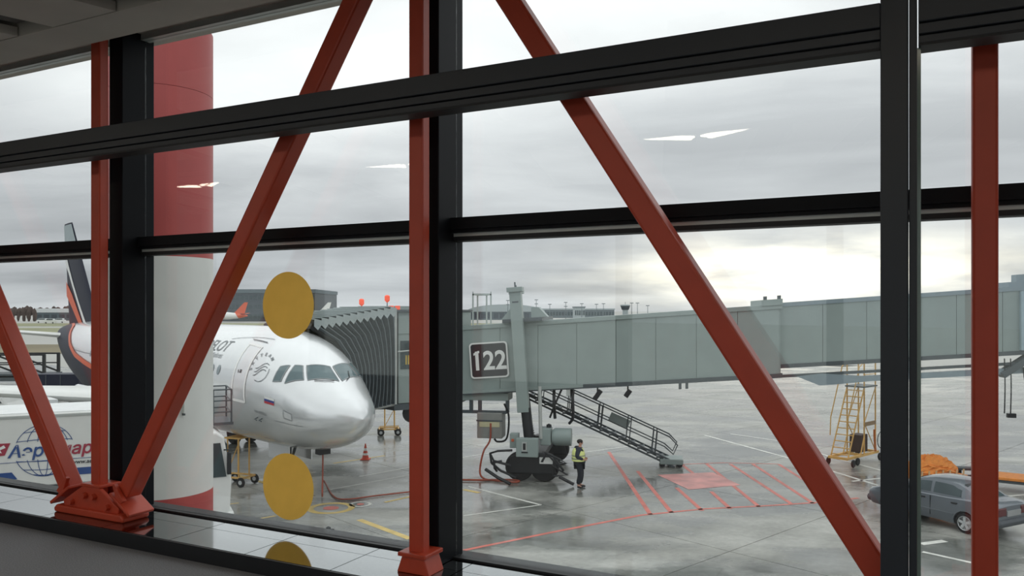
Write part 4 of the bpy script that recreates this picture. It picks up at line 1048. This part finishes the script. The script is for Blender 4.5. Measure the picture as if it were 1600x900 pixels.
for z, rx, ry, cx in ((1.00, .25, .285, -.03), (1.12, .245, .28, -.032), (1.22, .24, .278, -.035), (1.32, .23, .27, -.04), (1.40, .20, .25, -.04), (1.47, .15, .18, -.03)):
    rg.append([(cx + rx*math.cos(2*math.pi*k/28), ry*math.sin(2*math.pi*k/28), z) for k in range(28)])
vo = MB().rings(rg, cap=False).build('safety_vest', vest_m, pw, smooth=True)
for z, rx, ry in ((1.09, .253, .288), (1.20, .249, .285)):
    MB().rings([[(-.033 + rx*math.cos(2*math.pi*k/28), ry*math.sin(2*math.pi*k/28), z + dz) for k in range(28)] for dz in (-.015, .015)], cap=False).build('reflective_strip', mat('vest_strip', '6f747a', .4), vo, smooth=True)
MB().sphere((.015, 0, 1.70), .112, .098, .085).build('hair', hair_m, pw, smooth=True)
MB().sphere((-.10, 0, 1.47), .09, .12, .07).build('hood', cloth_k, pw, smooth=True)
for y in (-.034, .034): MB().sphere((.118, y, 1.665), .012, n=8, m=6).build('eye', black, pw)
for y in (-.088, .088): MB().sphere((.03, y, 1.65), .022, .012, .034, n=10, m=6).build('ear', skin_m, pw)
MB().box(.115, .128, -.022, .022, 1.598, 1.607).build('mouth', mat('lips', '8f5a50', .6), pw)

# ---------------------------------------------------------------- grey sedan
hdg = Vector((-.46, .888)).normalized(); ca = math.atan2(hdg.y, hdg.x)
lf = Vector((-hdg.y, hdg.x))               # car's left, towards the camera side
rw = GP(1511, 833); cc = rw + hdg*1.24 - lf*.70
car = thing('sedan', 'grey four-door sedan parked on the apron at lower right', 'car', (cc.x, cc.y, 0), ca)
# stations: x, half width, lower z, belt/bonnet z
st_ = [(2.16, .60, .34, .58), (2.12, .70, .28, .66), (1.95, .775, .22, .74), (1.6, .81, .20, .83), (1.28, .83, .20, .89), (.95, .835, .20, .94), (.6, .84, .20, .955), (0, .84, .20, .955), (-.6, .84, .20, .965), (-1.0, .84, .20, .985), (-1.4, .83, .22, 1.0), (-1.75, .81, .26, 1.0), (-1.98, .80, .28, .985), (-2.11, .775, .32, .95), (-2.16, .74, .36, .90)]
rg = []
for x, w, z0, z1 in st_:
    half = [(w*.60, z0), (w*.93, z0 + .02), (w*.985, z0 + .14), (w, z0 + (z1-z0)*.42), (w*.985, z0 + (z1-z0)*.68), (w*.945, z1 - .045), (w*.88, z1), (w*.5, z1 + .022)]
    rg.append([(x, y, z) for y, z in half] + [(x, 0, z1 + .03)] + [(x, -y, z) for y, z in reversed(half)])
body = MB().rings(rg).build('body_shell', carpaint, car, smooth=True)
cut = MB()
for x in (1.28, -1.24):
    for y in (-.9, .9): cut.lathe([(.01, -.25), (.345, -.25), (.345, .25), (.01, .25)], 28, (x, y, .30), 'y')
co = cut.build('arch_cutter', black)
co.parent = car
bo = body.modifiers.new('arch', 'BOOLEAN'); bo.object = co; bo.operation = 'DIFFERENCE'; bo.solver = 'EXACT'
bpy.context.view_layer.update()
evaluated(body); bpy.data.objects.remove(co)
body.data.materials.clear(); body.data.materials.append(carpaint)
# greenhouse
gh = [(1.02, .72, .95, .70, .955), (.82, .735, .955, .66, 1.10), (.52, .74, .955, .61, 1.275), (.22, .745, .955, .585, 1.385), (-.15, .745, .96, .58, 1.42), (-.55, .745, .965, .575, 1.42), (-.90, .74, .975, .57, 1.385), (-1.18, .73, .985, .58, 1.28), (-1.45, .72, .995, .62, 1.11), (-1.60, .70, 1.0, .66, 1.01)]
rg = []
for x, w, z0, w1, z1 in gh:
    rg.append([(x, w, z0 - .03), (x, w + (w1-w)*.5 + .012, z0 + (z1-z0)*.5), (x, w1 + .01, z1 - .03*min(1, (z1-z0)*4)), (x, w1*.86, z1), (x, 0, z1 + .02), (x, -w1*.86, z1), (x, -w1 - .01, z1 - .03*min(1, (z1-z0)*4)), (x, -w - (w1-w)*.5 - .012, z0 + (z1-z0)*.5), (x, -w, z0 - .03)])
MB().rings(rg).build('greenhouse', carpaint, car, smooth=True)
def ghp(x, f, s, off=.008):
    i = 0
    while i < len(gh) - 2 and gh[i+1][0] > x: i += 1
    a, b = gh[i], gh[i+1]; t = (x - a[0])/(b[0] - a[0]); v = [a[k] + (b[k]-a[k])*t for k in range(5)]
    _, w, z0, w1, z1 = v; z1 -= .03*min(1, (z1-z0)*4)
    y = (w + ((w1-w)*.5 + .012)*f*2) if f < .5 else (w + (w1-w)*.5 + .012 + ((w1 + .01) - (w + (w1-w)*.5 + .012))*(f-.5)*2)
    return (x, s*(y + off), z0 + (z1 - z0)*f)
for s in (1, -1):
    for xs in ([.80, .70, .52, .34, .20, .05, -.10], [-.20, -.4, -.6, -.78, -.92, -1.06]):
        lo = [ghp(x, .10, s) for x in xs]; hi = [ghp(x, .82 if abs(x) < .9 and x < .5 else .70, s) for x in xs]
        mi = [ghp(x, .5, s) for x in xs]
        MB().rings([lo, mi, hi], cap=False, closed=False).build('side_window', glassd, car, smooth=True)
    for x in (.10, -.92): MB().box(x - .09, x + .09, s*.835 - .02, s*.835 + .02, .80, .845).build('door_handle', black, car, bevel=.01)
    for x in (-.16, .85): MB().box(x - .005, x + .005, s*.832 - .012, s*.832 + .012, .34, .90).build('door_gap', black, car)
    MB().box(.66, .82, s*.86 - .08, s*.86 + .08, .96, 1.08).build('wing_mirror', carpaint, car, bevel=.03)
    MB().box(-.9, 1.0, s*.84 - .012, s*.84 + .012, .48, .52).build('side_moulding', carpaint, car, bevel=.005)
    MB().sphere((1.98, s*.55, .66), .12, .16, .08).build('head_lamp', mat('lamp_glass', 'b9bcbc', .1), car, smooth=True)
    MB().box(-2.185, -1.98, s*.54 - .2, s*.54 + .2, .66, .90).build('tail_lamp', tail_l, car, bevel=.03)
def sl_quad(a, b, c, d, name): MB().add([a, b, c, d], [(0, 1, 2, 3)]).build(name, glassd, car)
sl_quad((.99, .60, .99), (.99, -.60, .99), (.30, -.50, 1.376), (.30, .50, 1.376), 'windscreen')
sl_quad((-1.57, .56, 1.045), (-1.57, -.56, 1.045), (-1.02, -.48, 1.362), (-1.02, .48, 1.362), 'rear_window')
MB().box(-2.24, -1.98, -.79, .79, .34, .58).build('rear_bumper', mat('bumper_grey', '474c52', .45), car, bevel=.1); MB().box(2.0, 2.22, -.72, .72, .26, .50).build('front_bumper', MATS['bumper_grey'], car, bevel=.1)
MB().box(-2.19, -2.15, -.32, .32, .64, .80).build('number_plate', mat('dirty_plate', '9a9c9c', .5), car)
for x in (1.28, -1.24):
    for s in (1, -1):
        wo = MB().lathe([(.19, -.10), (.26, -.105), (.30, -.07), (.30, .07), (.26, .105), (.19, .10)], 30, (x, s*.72, .30), 'y').build('wheel', tyre, car, smooth=True)
        MB().lathe([(.001, s*.045), (.16, s*.045), (.175, s*.085), (.205, s*.112), (.21, s*.10)], 26, (x, s*.72, .30), 'y').build('rim', rim, wo, smooth=True)
        for k in range(5):
            a = 2*math.pi*k/5 + .3; MB().bar((x + .03*math.cos(a), s*.81, .30 + .03*math.sin(a)), (x + .175*math.cos(a), s*.81, .30 + .175*math.sin(a)), .075, .035, up=(0, 1, 0)).build('spoke', rim, wo)
        MB().lathe([(.002, .79), (.05, .79), (.05, .82), (.002, .825)] if s > 0 else [(.002, -.825), (.05, -.82), (.05, -.79), (.002, -.79)], 14, (x, 0, .30), 'y').build('hub_cap', rim, wo)

# ---------------------------------------------------------------- orange carts behind the car
def cart(loc, rotz, label, heap):
    t = thing('baggage_cart', label, 'cart', loc, rotz, 'orange carts behind the sedan')
    MB().box(-1.1, 1.1, -.6, .6, .42, .52).build('deck', orangef, t, bevel=.02)
    MB().bar((-1.0, -.5, .36), (1.0, -.5, .36), .08, .1).bar((-1.0, .5, .36), (1.0, .5, .36), .08, .1).build('chassis', steeldark, t)
    for x in (-.75, .75):
        for y in (-.55, .55): wheel(MB(), (x, y, .2), .2, .12).build('wheel', tyre, t, smooth=True)
    if heap:
        n, m_ = 26, 12; rgs = []
        for i in range(m_ + 1):
            f_ = i / m_
            rgs.append([((1.05*math.cos(2*math.pi*k/n))*math.cos(f_*1.45)*(1 + .12*math.sin(k*2.3 + i)), .6*math.sin(2*math.pi*k/n)*math.cos(f_*1.45)*(1 + .12*math.sin(k*1.7 + i*2)), .52 + .62*math.sin(f_*1.5)*(1 + .16*math.sin(k*.9 + i*1.1))) for k in range(n)])
        MB().rings(rgs).build('orange_tarp', orangef, t)
        for k in range(7): MB().tube([(-1.0 + .3*k, -.68, .3), (-.9 + .3*k, -.62, .75)], .03, 6).build('stake', mat('pale_wood', 'c9a578', .7), t)
    else:
        for x in (-1.05, 1.05):
            MB().tube(smooth_path([(x, -.6, .5), (x, -.55, 1.05), (x, -.4, 1.18), (x, .4, 1.18), (x, .55, 1.05), (x, .6, .5)], 4), .045, 8).build('hoop', black, t)
            MB().tube([(x, -.6, .45), (x*.6, -.6, 1.05)], .03, 6).build('stay', mat('rust_orange', 'b0643a', .6), t)
        MB().tube([(-1.1, 0, .4), (-1.9, 0, .25)], .04, 6).build('tow_bar', black, t)
cart((15.35, 29.6, 0), R(15), 'low cart heaped with crumpled orange tarpaulin behind the car roof', True)
cart((18.1, 29.2, 0), R(-35), 'low orange deck cart with black hoops behind the car boot', False)
for i, (x, y, l) in enumerate(((17.2, 31.2, 'bundle of grey tow bars lying beyond the car roof'),)):
    t = thing('tow_bar', l, 'tow bar', (x, y, 0), R(-40))
    for k in range(3): MB().tube([(-1.5, .14*k, .25), (1.2, .14*k - .1, .5)], .06, 8).build('bar', steeldark, t)
    MB().box(-.2, .0, -.1, .4, 0, .26).build('axle_block', black, t); wheel(MB(), (-.1, -.2, .18), .18, .1).build('wheel', tyre, t); wheel(MB(), (-.1, .5, .18), .18, .1).build('wheel', tyre, t)

# ---------------------------------------------------------------- loaders by the tail, far left
bl_ = thing('belt_loader', 'dark steel loading platform with railings beside the aircraft tail', 'loader', (-45.5, 68, 0), R(4))
MB().box(-4, 6.2, 0, 3, .5, .8).build('chassis', steeldark, bl_)
for x in (-3.2, 4.6):
    for y in (.1, 2.9): wheel(MB(), (x, y, .5), .5, .3).build('wheel', tyre, bl_, smooth=True)
MB().box(-4.2, -2.8, .2, 2.8, 1.0, 2.9).build('cab', steeldark, bl_, bevel=.05); MB().box(-4.25, -4.18, .4, 2.6, 1.9, 2.7).build('cab_window', glassd, bl_)
MB().box(-2.4, 6.0, .2, 2.8, .95, 1.1).build('deck', steeldark, bl_)
for x in (-2.2, 1.8, 5.7):
    for y in (.25, 2.75): MB().bar((x, y, 1.1), (x, y, 2.75), .22, .22).build('post', black, bl_)
for y in (.25, 2.75):
    MB().bar((-2.2, y, 2.72), (5.8, y, 2.72), .14, .14).bar((-2.2, y, 1.9), (5.8, y, 1.9), .1, .1).build('railing', black, bl_)
    MB().bar((1.8, y, 2.7), (5.7, y, 1.15), .14, .14).build('diagonal_brace', black, bl_); MB().bar((-2.2, y, 2.7), (1.8, y, 1.15), .14, .14).build('diagonal_brace', black, bl_)
ct = thing('cargo_container', 'low dark blue cargo container on the apron behind the wing', 'container', (-35.8, 63, 0), R(3))
MB().box(-1.6, 1.9, 0, 1.8, .3, 1.5).build('shell', navy, ct, bevel=.03); MB().box(-1.7, 2.0, -.05, 1.85, 0, .3).build('pallet', alu, ct)
for x in (-.6, .5): MB().box(x - .02, x + .02, -.03, 0, .35, 1.45).build('rib', steeldark, ct)
vn = thing('service_van', 'white service van half hidden below the airliner wing', 'van', (-30.3, 44.5, 0), R(5))
MB().prism([(-2.6, .35), (2.6, .35), (2.7, 1.1), (2.2, 1.35), (1.6, 2.1), (-2.6, 2.2)], 0, 1.9, M2).build('body', white, vn, bevel=.06)
MB().prism([(1.0, 1.35), (2.05, 1.35), (1.5, 2.0), (1.0, 2.0)], -.02, .0, M2).build('cab_window', glassd, vn); MB().box(-2.61, -2.6, .2, 1.7, 1.3, 1.95).build('rear_window', glassd, vn)
for x in (-1.6, 1.7):
    for y in (.1, 1.8): wheel(MB(), (x, y, .35), .35, .2).build('wheel', tyre, vn, smooth=True)

# ================================================================== FAR BACKGROUND
def FX(px, d): return (px - 800)/1260*d
def FZ(py, d): return EYE - (py - 485)/1260*d
def far_building(name, label, px0, px1, d, depth, top_y, m, roof_m, wins=0, rows=1, roof_t=.8, win_m=None):
    x0, x1 = FX(px0, d), FX(px1, d); t = thing(name, label, 'building', ((x0+x1)/2, d, 0)); w = (x1 - x0)/2; H = FZ(top_y, d)
    MB().box(-w, w, 0, depth, 0, H - roof_t).build('wall', m, t); MB().box(-w - .5, w + .5, -.5, depth + .5, H - roof_t, H).build('roof', roof_m, t)
    if wins:
        ww = 2*w/wins; me = MB().box(-ww*.36, ww*.36, -.12, .0, 0, (H - roof_t)/rows*.45).mesh('window', win_m or glassd)
        for r in range(rows):
            for i in range(wins): link('window', me, t, (-w + ww*(i + .5), 0, (H - roof_t)/rows*(r + .3)))
    return t
far_building('hangar', 'long low grey hangar with a white roof at far left', 55, 150, 520, 40, 482, far_grey, far_white, 8, 1, 2.6, far_dark)
far_building('terminal_building', 'large dark glass terminal building behind the aircraft fuselage', 340, 492, 480, 60, 452, far_dark, far_grey, 22, 3, 2.2)
far_building('apartment_block', 'brown apartment block just right of the upper sticker', 503, 517, 900, 20, 474, far_brick, far_grey, 6, 5)
far_building('apartment_block', 'pale apartment block behind the parked white aircraft', 488, 502, 950, 20, 476, far_pale, far_grey, 6, 5)
tb_ = far_building('terminal_building', 'wide low grey terminal on the horizon left of the lift column', 640, 800, 640, 60, 484, far_grey, far_pale, 30, 1, 1.5)
t2 = far_building('terminal_building', 'long grey terminal on the horizon right of the lift column', 822, 960, 700, 60, 482, far_grey, far_pale, 30, 1, 1.2)
far_building('terminal_building', 'small pale block on the horizon behind the bridge roof', 898, 914, 640, 20, 479, far_pale, far_grey, 5, 1)
# domed hall
x = FX(790, 560)
dm = thing('domed_hall', 'pale shallow-domed hall on the horizon behind the lift column', 'building', (x, 560, 0))
W_ = 26
MB().box(-W_, W_, 0, 60, 0, 5.5).build('wall', far_grey, dm)
MB().rings([[(W_*1.05*math.cos(math.pi*k/16), y, 5.5 + 5.2*math.sin(math.pi*k/16)) for k in range(17)] for y in (-1, 61)]).build('roof', far_pale, dm, smooth=True)
for k in range(12): MB().box(-W_ + 4.3*k + .4, -W_ + 4.3*k + 3.8, -.1, 0, 1, 4.5).build('window', far_dark, dm)
# gantry frame
x = FX(753, 260)
gt = thing('steel_gantry', 'pale open steel gantry frame standing left of the lift column', 'gantry', (x, 260, 0))
for a, b in ((-2.9, 0), (2.9, 0), (-1.7, 7), (1.3, 7)): MB().bar((a, b, 0), (a, b, FZ(459, 260)), .5, .5).build('post', far_pale, gt)
zt = FZ(460, 260)
MB().bar((-3, 0, zt), (3, 0, zt), .5, .6).bar((-1.7, 7, zt), (1.3, 7, zt), .5, .6).bar((-2.9, 0, zt), (-1.7, 7, zt), .4, .5).bar((2.9, 0, zt), (1.3, 7, zt), .4, .5).build('top_frame', far_pale, gt)
for a in (-2.9, 2.9): MB().bar((a, 0, zt), (a, 0, zt + .9), .35, .35).build('finial', far_pale, gt)
# control tower
x = FX(977, 480)
tw = thing('control_tower', 'small flared airport control tower above the bridge roof', 'tower', (x, 480, 0))
MB().lathe([(1.7, 0), (1.7, FZ(484, 480))], 16).build('shaft', far_pale, tw)
MB().lathe([(2.1, FZ(484, 480)), (2.9, FZ(478, 480))], 12).build('glazed_cabin', far_dark, tw); MB().lathe([(3.0, FZ(478, 480)), (3.0, FZ(476.5, 480)), (1.5, FZ(475.8, 480))], 12).build('roof', far_pale, tw)
MB().tube([(0, 0, FZ(476, 480)), (0, 0, FZ(472, 480))], .12, 6).build('aerial', far_grey, tw)
# floodlight masts
for px, py, bars, lab in ((793.5, 469, 2, 'floodlight mast just left of the lift column'), (838, 468, 2, 'floodlight mast just right of the lift column'), (859, 475, 1, 'short light pole over the long terminal'), (884, 472, 2, 'floodlight mast above the long terminal roof'),
                          (909, 474, 1, 'light pole by the small pale block'), (932, 475, 1, 'light pole right of the small pale block'), (943, 474, 1, 'slim pole beside another light pole near the bridge roof'), (987, 473, 1, 'twin-headed light pole right of the control tower'), (996, 473, 1, 'second light pole right of the control tower'), (1012, 477, 1, 'short pole near the bridge roof lamps')):
    d = 420; z = FZ(py, d); t = thing('light_mast', lab, 'mast', (FX(px, d), d, 0), 0, 'light masts on the horizon')
    MB().tube([(0, 0, 0), (0, 0, z)], .22, 6, r1=.12).build('pole', far_grey, t)
    for k in range(bars): MB().box(-.9, .9, -.2, .2, z - .35 - 2.1*k, z - 2.1*k).build('lamp_bar', far_grey, t)
# tree line
def tree_clump(px, d, w, hgt, label):
    t = thing('tree', label, 'tree', (FX(px, d), d, 0), 0, 'bare trees on the horizon')
    MB().tube([(0, 0, 0), (0, 0, hgt*.5)], .3, 6).build('trunk', tree_m, t)
    mb = MB()
    for k in range(14):
        a = random.uniform(0, 6.28); r = random.uniform(0, .5)*w
        mb.sphere((r*math.cos(a), r*math.sin(a), hgt*random.uniform(.2, .70)), w*random.uniform(.28, .5), w*.4, hgt*random.uniform(.2, .3), 9, 6)
    mb.build('crown', tree_m, t)
n_ = ['leftmost bare dark tree on the horizon', 'second bare dark tree from the left edge', 'middle one of five bare dark trees by the hangar', 'fourth bare dark tree from the left edge', 'bare dark tree standing next to the white-roofed hangar']
for i, px in enumerate((20, 28.5, 37, 45.5, 54)): tree_clump(px, 480, 1.65, (8.0, 8.8, 9.2, 8.9, 8.0)[i], n_[i])
tl = MB()
for i in range(110):
    x = -620 + i*3.3 + random.uniform(-1, 1); d = 985 + random.uniform(0, 30); tl.sphere((x, d, 3 + random.uniform(0, 3)), random.uniform(2.5, 5), 4, random.uniform(4.5, 7.5), 7, 5)
o = tl.build('tree_line', tree_m); struct(o, 'stuff'); tag(o, 'thin dark line of distant woods along the horizon', 'trees')
# parked aircraft in the distance
def small_plane(loc, rotz, label, tail_m, L_=30):
    t = thing('distant_airliner', label, 'aircraft', loc, rotz)
    MB().lathe([(.02, 0), (.9, .8), (1.6, 2.2), (1.95, 4.5), (1.95, 20), (1.3, 26), (.3, 30)], 20, (0, 0, 3.6), 'x').build('fuselage', white, t, smooth=True)
    MB().prism([(23, 5.0), (28.5, 5.0), (30.2, 10.8), (28.4, 10.8)], -.15, .15, M2).build('fin', tail_m, t)
    MB().lathe([(1.97, 18.5), (1.33, 26), (.33, 30.02)], 20, (0, 0, 3.62), 'x').build('tail_band', tail_m, t, smooth=True)
    for s in (-1, 1):
        MB().add([(10, s*1.5, 2.8), (16, s*1.5, 2.8), (19.5, s*16, 4.0), (18, s*16, 4.0), (10, s*1.5, 3.1), (16, s*1.5, 3.1), (19.5, s*16, 4.15), (18, s*16, 4.15)], [(0,1,2,3), (4,5,6,7), (0,1,5,4), (1,2,6,5), (2,3,7,6), (3,0,4,7)]).build('wing', white, t)
        MB().add([(26, s*.3, 4.5), (29, s*.3, 4.5), (30.5, s*5.5, 5), (29.3, s*5.5, 5), (26, s*.3, 4.7), (29, s*.3, 4.7), (30.5, s*5.5, 5.1), (29.3, s*5.5, 5.1)], [(0,1,2,3), (4,5,6,7), (0,1,5,4), (1,2,6,5), (2,3,7,6), (3,0,4,7)]).build('tailplane', tail_m, t)
        MB().lathe([(.8, 8.6), (1.0, 9), (1.0, 10.5), (.5, 12)], 14, (0, s*5.4, 1.9), 'x').build('nacelle', white, t, smooth=True)
        MB().tube([(15, s*3, 3), (15, s*3, 0)], .3, 6).build('main_gear', black, t)
    MB().tube([(4, 0, 3), (4, 0, 0)], .25, 6).build('nose_gear', black, t)
    for k in range(12): MB().box(6 + k*1.1, 6.4 + k*1.1, -1.98, -1.93, 3.9, 4.4).build('window', glassd, t)
small_plane((FX(300, 430), 425, 0), R(10), 'distant white airliner with red tail in front of the dark terminal', orange)
small_plane((FX(426, 430), 432, 0), R(8), 'distant white airliner with white tail right of the upper sticker', white)
# cars and stores in a row in front of the hangar and terminal
names = ['near the hangar left end', 'in front of the hangar middle', 'in front of the hangar right half']
for i, (px, d) in enumerate(((65, 420), (77, 400), (92, 420))):
    t = thing('distant_vehicle', 'tiny white vehicle ' + names[i], 'vehicle', (FX(px, d), d, 0), 0, 'far vehicles by the hangar')
    MB().box(-2.6, 2.6, 0, 2, .4, 1.6).build('body', white, t); MB().box(-1.6, 1.8, .1, 1.9, 1.6, 2.4).build('cabin', far_white, t); MB().box(-1.4, 1.6, -.02, .1, 1.7, 2.2).build('window', glassd, t)
    for x in (-1.7, 1.7): wheel(MB(), (x, .1, .4), .4, .2).build('wheel', tyre, t)
